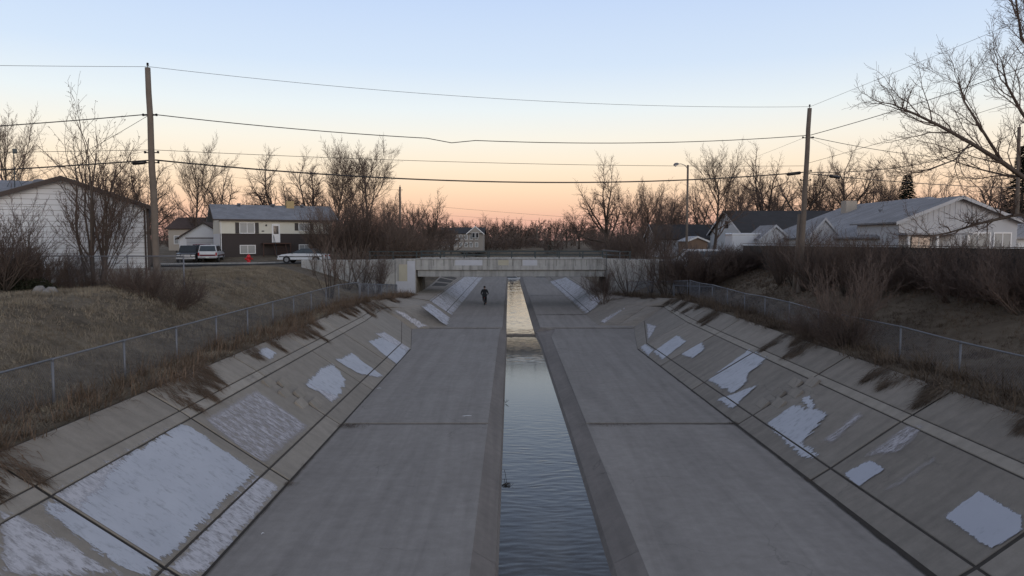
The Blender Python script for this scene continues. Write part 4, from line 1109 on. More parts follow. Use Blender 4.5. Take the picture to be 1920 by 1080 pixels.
# ------------------------------------------------------------------ small street things
def hydrant():
    D = 71.6; x = X(467, D); o = thing('fire_hydrant', 'red fire hydrant on the verge before the split-level house', 'fire hydrant', (x, D, hz(x, D)))
    MB().lathe([(.17,-.1),(.17,.05),(.12,.07),(.12,.46),(.15,.47),(.15,.50),(.13,.58),(.07,.66),(.03,.68),(.03,.73)], k=14).build('barrel', M['hydrant_red'], o, True)
    for s in (-1,1): MB().lathe([(.06,-.05),(.06,.05),(.075,.05),(.075,.10)] if s > 0 else [(.075,-.10),(.075,-.05),(.06,-.05),(.06,.05)], (s*.15,0,.36), 10, 'x').build('nozzle', M['hydrant_red'], o, True)
    MB().lathe([(.08,-.04),(.08,.06),(.10,.06),(.10,.12)], (0,-.12,.30), 10, 'y').build('pumper_cap', M['hydrant_red'], o, True)
    o.scale = (1.45,1.45,1.3)
hydrant()
def boulder(px, D, s, lab, seed):
    r = random.Random(seed); x = X(px, D); mb = MB(); k = 10; prof = []
    V = []; n = 6
    for i in range(n+1):
        ph = math.pi*i/n
        for j in range(k):
            a = 2*math.pi*j/k; v = Vector((math.sin(ph)*math.cos(a), math.sin(ph)*math.sin(a), math.cos(ph)*.8)); v *= s*(1+.28*mnoise.noise(v*1.7+Vector((seed*3.1,0,0)))); V.append(v)
    mb.add(V, [(i*k+j, i*k+(j+1)%k, (i+1)*k+(j+1)%k, (i+1)*k+j) for i in range(n) for j in range(k)])
    tag(mb.build('boulder', M['stone'], None, False, (x, D, hz(x, D)+s*.35)), lab, 'boulder')
boulder(73, 27.2, .24, 'pale boulder, roundest of three below the hedge', 1); boulder(96, 27.0, .22, 'pale tilted boulder among three below the hedge', 2); boulder(86, 26.8, .15, 'smallest pale boulder of three below the hedge', 3)
# pipe guard rail beyond the right bridge end
o = thing('pipe_guard', 'pale two-bar pipe guard at the right end of the bridge', 'railing', (9.0, 70.2, 4.1))
for z in (.95,.55): MB().tube([(0,0,z),(1.6,-.4,z-.12)], .035, 6).build('bar', M['galv'], o)
for t in (0,1): MB().tube([(1.6*t,-.4*t,-.3),(1.6*t,-.4*t,.95-.12*t)], .035, 6).build('post', M['galv'], o)
o = thing('pipe_barrier', 'bent pipe barrier with a black bracket behind the right chain-link fence', 'railing', (13.6, 52.3, hz(13.6, 52.3)))
MB().tube([(-1.6,.8,.75),(-.3,.2,.72),(1.2,-.3,.70)], .04, 6).build('bar', M['galv'], o, True)
MB().tube([(.3,0,-.2),(.3,0,.74),(1.5,-.35,.76),(1.5,-.35,.3)], .035, 6).build('bracket', M['black'], o)
MB().tube([(-1.5,.75,-.2),(-1.5,.75,.74)], .04, 6).build('post', M['galv'], o)
# leaf-lined path on the right bank
pt = MB(); A_ = [onz(1272,505,3.3), onz(1310,510,3.2), onz(1345,521,3.0)]
for a in A_: a.z = hz(a.x, a.y)+.02
pt.add([(a.x-.25,a.y,a.z) for a in A_]+[(a.x+.25,a.y,a.z) for a in A_], [(0,3,4,1),(1,4,5,2)]); struct(pt.build('path', M['conc_strip']))
# litter on the floor and in the trench
def litter(px, py, L, W_, rz, mat, lab, z=.0):
    p = onz(px, py, z); mb = MB(); r = random.Random(int(px))
    mb.add([(-L,-W_,0),(-L*.2,-W_*1.3,.025),(L,-W_*.6,.01),(L*.9,W_,.0),(0,W_*.8,.03),(-L*.9,W_*.7,.012)], [(0,1,4,5),(1,2,3,4)])
    o = mb.build('litter_scrap', M[mat], None, False, (p.x, p.y, z+.012)); o.rotation_euler.z = rz; tag(o, lab, 'litter')
litter(878, 781, .22, .03, .1, 'trim_white', 'white paper strip on the left floor slab beside the water')
litter(612, 815, .10, .035, 1.0, 'trim_white', 'white scrap at the toe of the left bank')
litter(712, 729, .12, .03, .2, 'trim_white', 'thin white scrap under the painted patches on the left floor')
litter(1725, 1040, .09, .04, 1.1, 'trim_white', 'white scrap caught in the weeds along the right toe', .06)
litter(493, 1002, .035, .02, .5, 'trim_white', 'tiny white scrap on the left floor slab')
o = thing('drift_branch', 'small dead branch stranded at the left water edge', 'branch', onz(950, 910, -.42))
mb = MB(); mb.tube([(-.12,0,0),(.0,.05,.05),(.10,.02,.02)], .012, 5); mb.tube([(0,.05,.05),(-.05,.6,.16),(-.07,.9,.12)], .007, 4); mb.tube([(.0,.05,.04),(.08,-.12,.02)], .009, 4); mb.build('twig', M['soil'], o)
r_ = random.Random(2); mb = MB()
for i in range(40): c = Vector((r_.gauss(0,.06), r_.gauss(0,.05), .02)); d = Vector((r_.gauss(0,1),r_.gauss(0,1),r_.gauss(0,.5))).normalized()*.06; mb.tube([c,c+d], .005, 3)
mb.build('leaf_tangle', M['soil'], o)
o = thing('drift_branch', 'little dry sprig stuck on the left trench edge farther up', 'branch', onz(948, 755, -.40))
mb = MB()
for a in (.2,1.2,2.2,-.4): mb.tube([(0,0,0),(math.cos(a)*.12,math.sin(a)*.1,.1)], .007, 3)
mb.build('twig', M['soil'], o)

# ------------------------------------------------------------------ cyclist and bicycle
bx, by = X(908.5, 66.4), 66.4
def bicycle():
    o = thing('bicycle', 'dark bicycle under the rider on the channel floor', 'bicycle', (bx, by, .0)); wr = .335
    def wheel(y):
        mb = MB(); n = 24
        mb.tube([(0, y+math.cos(2*math.pi*i/n)*wr, wr+math.sin(2*math.pi*i/n)*wr) for i in range(n+1)], .026, 6, False); w_ = mb.build('wheel', M['tyre'], o, True)
        s = MB()
        for i in range(12): a = math.pi*2*i/12; s.tube([(0,y,wr),(0,y+math.cos(a)*wr,wr+math.sin(a)*wr)], .002, 3, False)
        s.tube([(-.05,y,wr),(.05,y,wr)], .025, 8); s.build('spokes', M['rim'], w_)
    wheel(-.50); wheel(.54)
    f = MB(); bb = (0,-.06,.29); st = (0,-.22,.80); hd = (0,.36,.86); hb = (0,.40,.70)
    for a, b, r in ((bb,st,.016),(st,hd,.016),(bb,hb,.018),(hd,hb,.018),(hb,(0.05,.54,.335),.012),(hb,(-.05,.54,.335),.012),(bb,(.05,-.5,.335),.010),(bb,(-.05,-.5,.335),.010),(st,(.05,-.5,.335),.009),(st,(-.05,-.5,.335),.009),(st,(0,-.25,.90),.013),(hd,(0,.35,.98),.014)): f.tube([a,b], r, 6)
    f.build('frame', M['black'], o, True)
    MB().tube([(-.33,.26,1.0),(-.27,.32,1.0),(0,.36,.99),(.27,.32,1.0),(.33,.26,1.0)], .014, 6).build('handlebar', M['black'], o, True)
    s = MB(); s.tube([(0,-.40,.915),(0,-.33,.925),(0,-.2,.92),(0,-.08,.915)], [.05,.075,.045,.02], 8); s.build('saddle', M['black'], o, True)
    c = MB(); c.lathe([(.09,-.006),(.09,.006)], (.06,-.06,.29), 14, 'x'); c.tube([(.07,-.06,.29),(.075,-.06,.12)], .011, 5); c.tube([(-.07,-.06,.29),(-.075,-.06,.46)], .011, 5); c.box(.08,.17,-.11,-.01,.10,.12); c.box(-.17,-.08,-.11,-.01,.45,.47); c.build('crankset', M['black'], o)
    MB().rbox(-.03,.03,-.44,-.42,.70,.76,.005).build('rear_reflector', M['tail_red'], o)
bicycle()
def skinned(name, joints, edges, mat, parent, sub=2, root=0):
    me = bpy.data.meshes.new(name); me.from_pydata([j[0] for j in joints], edges, []); me.materials.append(M[mat])
    o = link(name, me, parent); sk = o.modifiers.new('skin', 'SKIN'); sk.use_smooth_shade = True
    for i, j in enumerate(joints):
        r = j[1]; me.skin_vertices[0].data[i].radius = r if hasattr(r, '__len__') else (r, r)
        me.skin_vertices[0].data[i].use_root = (i == root)
    ss = o.modifiers.new('sub', 'SUBSURF'); ss.levels = sub; ss.render_levels = sub
    return o
def rider():
    o = thing('person', 'cyclist in a black jacket and cap riding away along the channel floor', 'person', (bx, by, 0))
    pel = (0,-.26,.98)
    J = [(pel,(.15,.12)),((0,-.22,1.14),(.14,.10)),((0,-.17,1.30),(.165,.105)),((0,-.13,1.43),(.15,.09)),((0,-.11,1.50),(.06,.06)),((0,-.09,1.56),(.055,.06)),((0,-.07,1.64),(.078,.095)),((0,-.07,1.74),(.062,.078)),   # 0-7
         ((-.20,-.14,1.42),.06),((-.30,-.10,1.20),.046),((-.33,.14,1.03),.036),((-.33,.24,1.01),.026),       # 8-11 left arm
         ((.20,-.14,1.42),.06),((.30,-.10,1.20),.046),((.33,.14,1.03),.036),((.33,.24,1.01),.026),           # 12-15
         ((-.10,-.24,.93),.092),((-.14,.14,.78),.066),((-.13,-.02,.47),.046),((-.13,.0,.42),.04),((-.13,.12,.40),.032),   # 16-20 left leg, pedal up
         ((.10,-.24,.93),.092),((.13,.03,.58),.064),((.12,-.10,.20),.044),((.12,-.09,.13),.04),((.12,.05,.10),.032)]       # 21-25
    E = [(0,1),(1,2),(2,3),(3,4),(4,5),(5,6),(6,7),(3,8),(8,9),(9,10),(10,11),(3,12),(12,13),(13,14),(14,15),(0,16),(16,17),(17,18),(18,19),(19,20),(0,21),(21,22),(22,23),(23,24),(24,25)]
    skinned('body', J, E, 'skin', o)
    g = lambda i, k=1.16: (J[i][0], tuple(x*k for x in (J[i][1] if hasattr(J[i][1],'__len__') else (J[i][1],)*2)))
    ji = [1,2,3,8,9,10,12,13,14,0,4]; jm = {a: n for n, a in enumerate(ji)}
    skinned('jacket', [g(i, 1.42) for i in ji], [(jm[a],jm[b]) for a, b in E if a in jm and b in jm], 'jacket', o)
    ti = [0,16,17,18,21,22,23]; tm_ = {a: n for n, a in enumerate(ti)}
    skinned('trousers', [g(i, 1.38) for i in ti], [(tm_[a],tm_[b]) for a, b in E if a in tm_ and b in tm_], 'jacket', o)
    for a, b in ((19,20),(24,25)):
        p, q_ = Vector(J[a][0]), Vector(J[b][0]); MB().tube([p+Vector((0,-.05,-.01)), p+Vector((0,0,.0)), q_+Vector((0,.04,-.005)), q_+Vector((0,.09,-.01))], [.035,.052,.045,.02], 8).build('shoe', M['black'], o, True)
    mb = MB(); mb.lathe([(.098,-.02),(.104,.03),(.09,.09),(.05,.125),(.01,.135)], (0,-.075,1.665), 14); mb.add([(-.07,.02,1.69),(.07,.02,1.69),(.05,.10,1.675),(-.05,.10,1.675)], [(0,1,2,3)]); mb.build('cap', M['hair'], o, True)
    for s in (-1,1):   # hands closed on the grips
        for k in range(4):
            x = s*(.295+.022*k); MB().tube([(x,.235,1.035),(x,.285,1.035),(x,.305,1.005),(x,.28,.98)], [.011,.011,.010,.008], 5).build('finger', M['skin'], o, True)
        MB().tube([(s*.275,.22,1.02),(s*.262,.25,.99),(s*.262,.275,.985)], [.013,.012,.009], 5).build('thumb', M['skin'], o, True)
rider()
# ------------------------------------------------------------------ trees and shrubs
def bark(name, a, b):
    t = NT(name); p = t.coords(); n = t.noise(t.mapping(p, (6,6,1.2)), 3, 5, .7)
    c = t.mix(n, a, b); c = t.mix(1, c, t.ramp(t.rand(), [(0,.8),(1,1.2)]), 'MULTIPLY')
    t.col(c).set(Roughness=.95); t.b.inputs['Specular IOR Level'].default_value = .15; M[name] = t.m
bark('bark', (.055,.045,.038), (.11,.090,.076))
bark('twig', (.088,.066,.055), (.14,.105,.088))
bark('twig_red', (.092,.070,.060), (.13,.100,.086))
bark('twig_pale', (.13,.105,.085), (.20,.165,.135))
bark('dead_leaf', (.075,.050,.033), (.13,.085,.05))
bark('needle', (.012,.018,.014), (.028,.036,.026))
bark('hedge_green', (.020,.024,.014), (.038,.040,.024))

class Tree:
    def __init__(s, seed): s.r = random.Random(seed); s.T = MB(); s.C = MB(); s.tips = []
    def limb(s, p, d, L, r0, lvl, P):
        r = s.r; n = P['seg'][lvl]; pts = [p.copy()]; dirs = [d.copy()]; q = p.copy(); d = d.copy()
        wob, up = P['wob'][lvl], P['up'][lvl]
        for i in range(n):
            d = d+Vector((r.gauss(0,wob), r.gauss(0,wob), r.gauss(0,wob)+up)); d.normalize()
            q = q+d*(L/n); pts.append(q.copy()); dirs.append(d.copy())
        last = lvl == len(P['seg'])-1
        tip = P['tip'][lvl]
        rad = [max(P['rmin'], r0*(1-(1-tip)*(i/n))) for i in range(n+1)]
        (s.T if lvl <= P.get('trunk_lvl', 0) else s.C).tube(pts, rad, P['k'][lvl], lvl == 0)
        if last: s.tips.append(pts[-1]); return
        cnt = P['cnt'][lvl]; cnt = max(1, int(round(cnt*r.uniform(.8,1.2)*(1 if lvl == 0 else clamp(.35+L/P['ref'][lvl])))))
        a0 = r.uniform(0, 6.28)
        for i in range(cnt):
            t = lerp(P['start'][lvl], 1.0, ((i+r.random()*.7)/cnt)**P.get('pw', .85)); x = t*n; k = min(n-1, int(x)); fr = x-k
            pp = pts[k].lerp(pts[k+1], fr); dd = dirs[min(n, k+1)]
            a0 += 2.4+r.uniform(-.5,.5)
            u = dd.orthogonal().normalized(); w_ = dd.cross(u)
            ang = R(r.uniform(*P['ang'][lvl])); side = u*math.cos(a0)+w_*math.sin(a0)
            nd = (dd*math.cos(ang)+side*math.sin(ang)).normalized()
            Lc = L*P['lr'][lvl]*r.uniform(.65,1.15)*(1-.45*t*(1 if lvl else .6))
            rc = min(lerp(rad[k], rad[k+1], fr)*.8, max(P['rmin'], r0*P['rr'][lvl]*r.uniform(.8,1.1)*(1-.3*t)))
            s.limb(pp, nd, Lc, rc, lvl+1, P)
        if P.get('cont', True) and lvl > 0:
            s.limb(pts[-1], dirs[-1], L*P['lr'][lvl]*.8, rad[-1], lvl+1, P)
        elif lvl == 0 and P.get('fork', 0):
            for i in range(P['fork']):
                a = a0+i*6.28/P['fork']; u = d.orthogonal().normalized(); w_ = d.cross(u)
                nd = (d+(u*math.cos(a)+w_*math.sin(a))*r.uniform(.25,.55)).normalized()
                s.limb(pts[-1]-d*.05, nd, L*P['lr'][0]*r.uniform(.8,1.1), rad[-1]*.75, 1, P)
    def meshes(s, name, tm='bark', cm='twig'):
        return (s.T.mesh('trunk', M[tm], True), s.C.mesh('crown', M[cm], False))
UPV = Vector((0,0,1))
def P_elm(h, dense=1.0, fine=.007):
    return dict(seg=[4,6,5,4,3], wob=[.05,.13,.17,.2,.22], up=[.05,.06,.05,.06,.08], tip=[.6,.35,.35,.4,.5], k=[8,6,4,3,3],
        cnt=[5,9*dense,8*dense,8*dense], ref=[1,h*.45,h*.22,h*.1], start=[.55,.25,.2,.15], ang=[(34,66),(30,62),(30,62),(25,60)],
        lr=[1.35,.60,.56,.6], rr=[.55,.5,.48,.5], rmin=fine, fork=3, trunk_lvl=1)
def P_up(h, dense=1.0, fine=.007):
    return dict(seg=[7,6,5,3,3], wob=[.05,.08,.11,.15,.2], up=[.03,.14,.12,.1,.1], tip=[.25,.35,.35,.4,.5], k=[7,5,4,3,3],
        cnt=[16*dense,9*dense,7*dense,6*dense], ref=[1,h*.35,h*.15,h*.07], start=[.18,.2,.2,.15], ang=[(30,60),(24,50),(25,55),(25,50)],
        lr=[.58,.52,.52,.6], rr=[.42,.5,.5,.5], rmin=fine, trunk_lvl=0)
def P_shrub(h, dense=1.0, fine=.005):
    return dict(seg=[6,5,4,3], wob=[.06,.1,.14,.2], up=[.05,.09,.09,.08], tip=[.35,.35,.4,.5], k=[5,4,3,3],
        cnt=[7*dense,6*dense,5*dense], ref=[1,h*.4,h*.18], start=[.18,.15,.15], ang=[(15,45),(18,45),(20,55)],
        lr=[.52,.5,.5], rr=[.5,.5,.5], rmin=fine, trunk_lvl=0)
def mk_elm(seed, h, dense=1., fine=.007):
    t = Tree(seed); t.limb(Vector((0,0,-.15)), UPV+Vector((t.r.gauss(0,.06),t.r.gauss(0,.06),0)), h*.27, h*.023, 0, P_elm(h, dense, fine)); return t
def mk_up(seed, h, dense=1., fine=.007):
    t = Tree(seed); t.limb(Vector((0,0,-.15)), UPV.copy(), h*.85, h*.017, 0, P_up(h, dense, fine)); return t
def mk_shrub(seed, h, stems, spread, dense=1., fine=.005, base=.25):
    t = Tree(seed); r = t.r
    for i in range(stems):
        a = r.uniform(0,6.28); rr = base*math.sqrt(r.random()); an = spread*math.sqrt(r.random())
        d = Vector((math.cos(a)*math.sin(an), math.sin(a)*math.sin(an), math.cos(an)))
        L = h*r.uniform(.55,.95)
        t.limb(Vector((math.cos(a)*rr, math.sin(a)*rr, -.1)), d, L, h*r.uniform(.006,.011), 0, P_shrub(h, dense, fine))
    return t
PROTO = {}
HT = {}
def proto(key, tree, tm='bark', cm='twig'):
    PROTO[key] = tree.meshes(key, tm, cm); zs = sorted(v[2] for v in tree.C.v); HT[key] = zs[int(len(zs)*.995)]
proto('elm0', mk_elm(3, 11, 1.0, .0065)); proto('elm1', mk_elm(8, 11, 1.05, .0065)); proto('elm2', mk_elm(21, 12, .95, .0065)); proto('elm3', mk_elm(34, 12, 1.1, .0065))
proto('up0', mk_up(5, 12, 1., .0065)); proto('up1', mk_up(14, 12, 1.1, .0065)); proto('up2', mk_up(27, 11, 1.15, .0065))
proto('shr0', mk_shrub(4, 5.5, 16, .75, .95, .006), 'bark', 'twig'); proto('shr1', mk_shrub(9, 5.5, 20, .6, .95, .006), 'bark', 'twig'); proto('shr2', mk_shrub(15, 5, 18, .95, 1., .006), 'bark', 'twig_red')
proto('thin0', mk_shrub(71, 5.5, 8, .6, .6, .006), 'bark', 'twig'); proto('thin1', mk_shrub(73, 5.5, 9, .75, .6, .006), 'bark', 'twig')
proto('bush0', mk_shrub(31, 2.6, 26, 1.05, 1.0, .005, .5), 'twig', 'twig_red'); proto('bush1', mk_shrub(37, 2.6, 30, 1.15, .95, .005, .7), 'twig', 'twig_red')
for k, (a, b) in PROTO.items(): print('tree', k, len(a.polygons)+len(b.polygons))
trnd = random.Random(99)
def plant(key, name, label, cat, x, y, h=None, h0=11, rz=None, group=None, zoff=0, sx=1.):
    s = (h/HT[key]) if h else 1.
    o = thing(name, label, cat, (x, y, hz(x, y)-.03+zoff), trnd.uniform(0,6.28) if rz is None else rz, group)
    o.scale = (s*sx, s*sx, s)
    a, b = PROTO[key]
    link('trunk' if cat == 'tree' else 'stems', a, o); link('crown' if cat == 'tree' else 'twigs', b, o); return o
def plant_px(key, name, label, cat, px, D, top, h0, **kw):
    """height so that the tip reaches the picture row 'top' at depth D"""
    x = X(px, D); h = CAM_H+(HORIZON-top)*D/FPX-hz(x, D)
    return plant(key, name, label, cat, x, D, h, h0, **kw)
BT = 'bare_tree'
plant_px('up0', BT, 'bare tree rising beyond the white sided house, by its roof mast', 'tree', 2, 62, 215, 12)
plant_px('elm3', BT, 'dense bare tree behind the white sided house and the wooden pole', 'tree', 280, 66, 285, 12)
plant_px('elm1', BT, 'bare tree behind the ridge of the white sided house', 'tree', 205, 74, 265, 11)
plant_px('up1', BT, 'tall upright bare tree behind the brown roofed house', 'tree', 372, 104, 272, 12)
plant_px('elm2', BT, 'spreading bare tree between the brown roof and the split-level house', 'tree', 415, 108, 312, 12, group=None)
plant_px('elm0', BT, 'wide bare tree behind the left part of the grey roof', 'tree', 530, 100, 285, 11)
plant_px('elm3', BT, 'bare tree behind the tan cooler on the grey roof', 'tree', 582, 96, 296, 12)
plant_px('up2', BT, 'tall bushy bare tree over the right end of the grey roof', 'tree', 632, 92, 270, 11)
plant_px('up1', BT, 'tall broad bare tree beside the split-level house, above the roadside shrubs', 'tree', 690, 90, 262, 12, sx=1.2)
plant_px('elm1', BT, 'low bare tree behind the slim far pole', 'tree', 770, 116, 365, 11)
plant_px('elm2', BT, 'rounded bare tree in front of the far apartment house', 'tree', 812, 112, 362, 12)
plant_px('elm0', BT, 'old spreading bare tree past the right end of the bridge', 'tree', 1142, 94, 300, 11, rz=2.2)
plant_px('up2', BT, 'slim bare tree between the old spreading tree and the street lamp', 'tree', 1212, 84, 340, 11)
plant_px('elm3', BT, 'bare tree behind the dark low roof by the street lamp', 'tree', 1248, 98, 352, 12)
plant_px('up0', BT, 'tall bare tree beside the street lamp, before the white gable', 'tree', 1338, 76, 280, 12, sx=1.15)
plant_px('elm2', BT, 'gnarled bare tree above the dark steep roof', 'tree', 1428, 96, 278, 12)
plant_px('elm1', BT, 'bare tree behind the right wooden pole', 'tree', 1512, 92, 296, 11)
plant_px('elm3', BT, 'bare tree over the left end of the long grey roof', 'tree', 1580, 90, 285, 12)
plant_px('up2', BT, 'bare tree beside the dark spruce behind the long grey roof', 'tree', 1652, 88, 318, 11)
plant_px('elm0', BT, 'bare tree right of the dark spruce behind the long grey roof', 'tree', 1762, 84, 330, 11)
plant_px('elm2', BT, 'bare tree behind the gable of the long grey roof', 'tree', 1850, 80, 300, 12)
# tree row further back, each one a tree of its own
keys = ['elm0','elm1','elm2','elm3','up0','up1','up2']; h0s = dict(elm0=11,elm1=11,elm2=12,elm3=12,up0=12,up1=12,up2=11)
k_ = 0
for px, D, top in [(60,120,330),(130,125,345),(330,140,385),(455,140,372),(500,150,378),(660,135,352),(720,130,372),(745,140,385),(795,150,388),(850,165,402),(846,150,420),(870,215,412),(905,225,408),(935,240,405),(960,250,412),(985,235,420),(1010,245,415),(1040,220,412),(1062,205,404),(1085,170,392),(1180,140,360),(1222,135,372),(1275,130,362),(1310,125,350),(1390,130,322),(1460,128,318),(1545,125,318),(1615,122,322),(1700,120,345),(1800,118,330),(1890,115,318)]:
    k = keys[(k_*3+k_//7)%7]; k_ += 1
    plant_px(k, BT, 'bare tree in the distant row beyond the houses and the bridge', 'tree', px, D, top, h0s[k], group='distant row of bare trees', sx=1.25)

# far wood and understory, masses nobody could count
def far_wood():
    r = random.Random(5)
    def merged(src):
        S = []
        for t in src:
            n = len(t.T.v); S.append((t.T.v+t.C.v, t.T.f+[tuple(i+n for i in f) for f in t.C.f]))
        return S
    def scatter(S, spots, name, label, mat):
        mb = MB()
        for i, (px, D, top, wd) in enumerate(spots):
            V, F = S[i%len(S)]; x = X(px, D); z = hz(x, D); hh = max(v[2] for v in V); s = (CAM_H+(HORIZON-top)*D/FPX-z)/hh
            a = r.uniform(0,6.28); ca, sa = math.cos(a)*s*wd, math.sin(a)*s*wd
            mb.add([(x+v[0]*ca-v[1]*sa, D+v[0]*sa+v[1]*ca, z+v[2]*s) for v in V], F)
        tag(mb.build(name, M[mat]), label, 'woodland', kind='stuff')
    S = merged([mk_elm(101, 9, .52, .028), mk_elm(102, 9, .52, .028), mk_up(103, 9, .5, .028)])
    spots = [(r.uniform(800,1120) if i < 34 else r.uniform(-80,2000), r.uniform(230,400), r.uniform(408,432), 1.3) for i in range(70)]
    scatter(S, spots, 'far_wood', 'brown mass of bare woodland on the horizon', 'twig')
    S = merged([mk_shrub(201, 5, 12, .8, .62, .022, 1.2), mk_shrub(202, 5, 12, .9, .62, .022, 1.2)])
    spots = []
    for i in range(150):
        px = r.uniform(-80, 2000); D = r.uniform(112, 200)
        if -15 < X(px, D) < 15 and D < 190: D = r.uniform(192, 240)
        spots.append((px, D, r.uniform(412,438), 1.6))
    for i in range(50):
        px = r.uniform(700, 1300); D = r.uniform(88, 130)
        if abs(X(px, D)) < 12.5: px = r.choice((r.uniform(640,790), r.uniform(1120,1300)))
        if abs(X(px, D)) < 12.5: continue
        spots.append((px, D, r.uniform(425,448), 1.7))
    scatter(S, spots, 'far_brush', 'brown undergrowth between the houses and beyond the bridge', 'twig')
far_wood()

# leafless shrub thicket by the bridge, left side
SH = 'bare_shrub'
for px, D, top, k, h0, lab, g in [
    (618,47.2,425,'thin0',5.5,'tall thin bare shrub growing through the left chain-link fence',None),
    (650,57,440,'thin1',5.5,'thin bare shrub standing before the left wing wall','thin shrubs before the left wing wall'),
    (676,59.5,452,'thin1',5.5,'thin bare shrub standing before the left wing wall','thin shrubs before the left wing wall'),
    (628,61.5,455,'thin0',5.5,'thin bare shrub standing before the left wing wall','thin shrubs before the left wing wall'),
    (590,60,452,'thin0',5.5,'thin bare shrub standing before the left wing wall','thin shrubs before the left wing wall'),
    (706,60,468,'shr2',5,'low fan-shaped reddish shrub against the left wing wall',None)]+[
    (px_, D_, tp_, k2, 5.5, 'dense bare shrub in the tall thicket behind the left bridge end', 'thicket behind the left bridge end') for px_, D_, tp_, k2 in
      ((598,75,402,'shr1'),(622,74.5,385,'shr0'),(646,76,372,'shr1'),(668,75,380,'shr0'),(690,77,372,'shr1'),(712,75,388,'shr0'),(735,76.5,395,'shr1'),(757,78,404,'shr0'),(780,80,418,'shr1'),(700,82,395,'shr1'),(650,83,392,'shr0'))]:
    plant_px(k, SH, lab, 'shrub', px, D, top, h0, group=g)
for px, D, top, k, h0, lab, g in [
    (1180,58,455,'thin1',5,'bare shrub in the thicket before the right wing wall','thicket at the right wing wall'),
    (1222,60,440,'thin0',5.5,'bare shrub in the thicket before the right wing wall','thicket at the right wing wall'),
    (1252,54,440,'thin1',5.5,'bare shrub in the thicket before the right wing wall','thicket at the right wing wall'),
    (1205,76,415,'shr0',5.5,'bare shrub behind the right end of the bridge','shrubs behind the right bridge end'),
    (1165,78,420,'shr1',5.5,'bare shrub behind the right end of the bridge','shrubs behind the right bridge end'),
    (1245,75.5,412,'shr1',5.5,'bare shrub behind the right end of the bridge','shrubs behind the right bridge end'),
    ]:
    plant_px(k, SH, lab, 'shrub', px, D, top, h0, group=g)
o = plant('bush0', SH, 'small bare sapling rooted in the concrete joint by the bridge', 'shrub', 7.35, 57.0, 2.7, 2.6, rz=1); o.location.z = 1.05; o.scale.x = o.scale.y = .7
plant('shr2', SH, 'bushy bare shrub growing through the right chain-link fence', 'shrub', 12.1, 25.6, 3.3, 5, rz=.4)
plant('bush1', SH, 'low tangled shrub at the foot of the bushy fence shrub', 'shrub', 11.6, 24.6, 1.5, 2.6)
plant('bush0', SH, 'low tangled shrub on the right bank before the bushy fence shrub', 'shrub', 11.5, 26.6, 1.4, 2.6)

# thicket along the wooden fence on the right
q = random.Random(12)
for i in range(24):
    D = 23+i*.85+q.uniform(-.3,.3); x = 17.7+q.uniform(-.7,.5)
    if D > 40: x += .4
    k = 'bush0' if i%2 else 'bush1'
    plant(k, 'bramble_bush', 'brown leafless bush in the long thicket along the wooden fence', 'bush', x, D, q.uniform(1.6,2.4)*(1 if D < 38 else .7), 2.6, group='thicket along the wooden fence')
for i in range(6):
    D = 32+i*2.2; plant('shr1' if i%2 else 'shr0', SH, 'slender bare sapling standing in the thicket by the right pole', 'shrub', 16.2+q.uniform(-.6,.6), D, q.uniform(2.6,3.6), 5.5, group='saplings by the right pole')
vb_ = []
for i in range(10):
    D = 54.5+q.uniform(-.6,.8); px = 1290+16*i; x = X(px, D)
    h = CAM_H-(463-HORIZON)*D/FPX-hz(x, D)+.1
    plant('bush1' if i%2 else 'bush0', 'vine_bush', 'dense dry vine bush in the heap by the street lamp', 'bush', x, D, h, 2.6, group='vine heap by the street lamp', sx=1.15)
    vb_.append((x, D, hz(x, D)+.2, 1.0, .7, h*.8))
# left yard: tall sparse tree with a few dead leaves, hedge, brush
def leafy():
    t = mk_shrub(51, 7.3, 10, .26, .72, .005, .5)
    P = P_shrub(4, .95, .006)
    for i in range(9):
        a = t.r.uniform(0,6.28); an = t.r.uniform(.3,.62)
        t.limb(Vector((math.cos(a)*.3, math.sin(a)*.3, t.r.uniform(.0,.7))), Vector((math.cos(a)*math.sin(an), math.sin(a)*math.sin(an), math.cos(an))), t.r.uniform(2.4,3.9), .022, 0, P)
    lv = MB()
    for p in t.tips:
        if p.z > 3.6 and t.r.random() < .22:
            for j in range(2):
                c = p+Vector((t.r.gauss(0,.03), t.r.gauss(0,.03), -.03*j)); u = Vector((t.r.gauss(0,1),t.r.gauss(0,1),t.r.gauss(0,1))).normalized()*.035; v = u.orthogonal().normalized()*.022
                lv.add([c-u,c+v,c+u,c-v], [(0,1,2,3)])
    a, b = t.meshes('leafy', 'bark', 'twig')
    x, y = X(180, 30.5), 30.5
    o = thing('sparse_tree', 'slender many-stemmed bare tree with a few dead leaves before the white house', 'tree', (x, y, hz(x, y)-.05), .6)
    link('trunk', a, o); link('crown', b, o); lv.build('dead_leaves', M['dead_leaf'], o)['kind'] = 'stuff'
leafy()
for px, D, h, k, lab, g in [(20,29,1.9,'bush0','dark rounded hedge bush before the white house','hedge before the white house'),(60,29.3,2.0,'bush1','dark rounded hedge bush before the white house','hedge before the white house'),(95,29.6,1.8,'bush0','dark rounded hedge bush before the white house','hedge before the white house'),(-15,28.6,1.9,'bush1','dark rounded hedge bush before the white house','hedge before the white house'),
    (235,29,1.2,'bush1','low dry brush beside the sparse tree','dry brush along the yard fence'),(275,28.6,1.3,'bush0','low dry brush at the foot of the left wooden pole',None),(330,29,1.5,'bush1','dark dry brush at the gate post right of the left pole',None),(150,29,1.0,'bush1','low dry brush beside the sparse tree','dry brush along the yard fence')]:
    plant(k, 'dry_bush', lab, 'bush', X(px, D), D, h, 2.6, group=g, sx=1.1)
x_ = X(-12, 27); pl_ = plant('shr2', SH, 'bare shrub at the left corner of the white sided house', 'shrub', x_, 27.5, 3.6, 5)
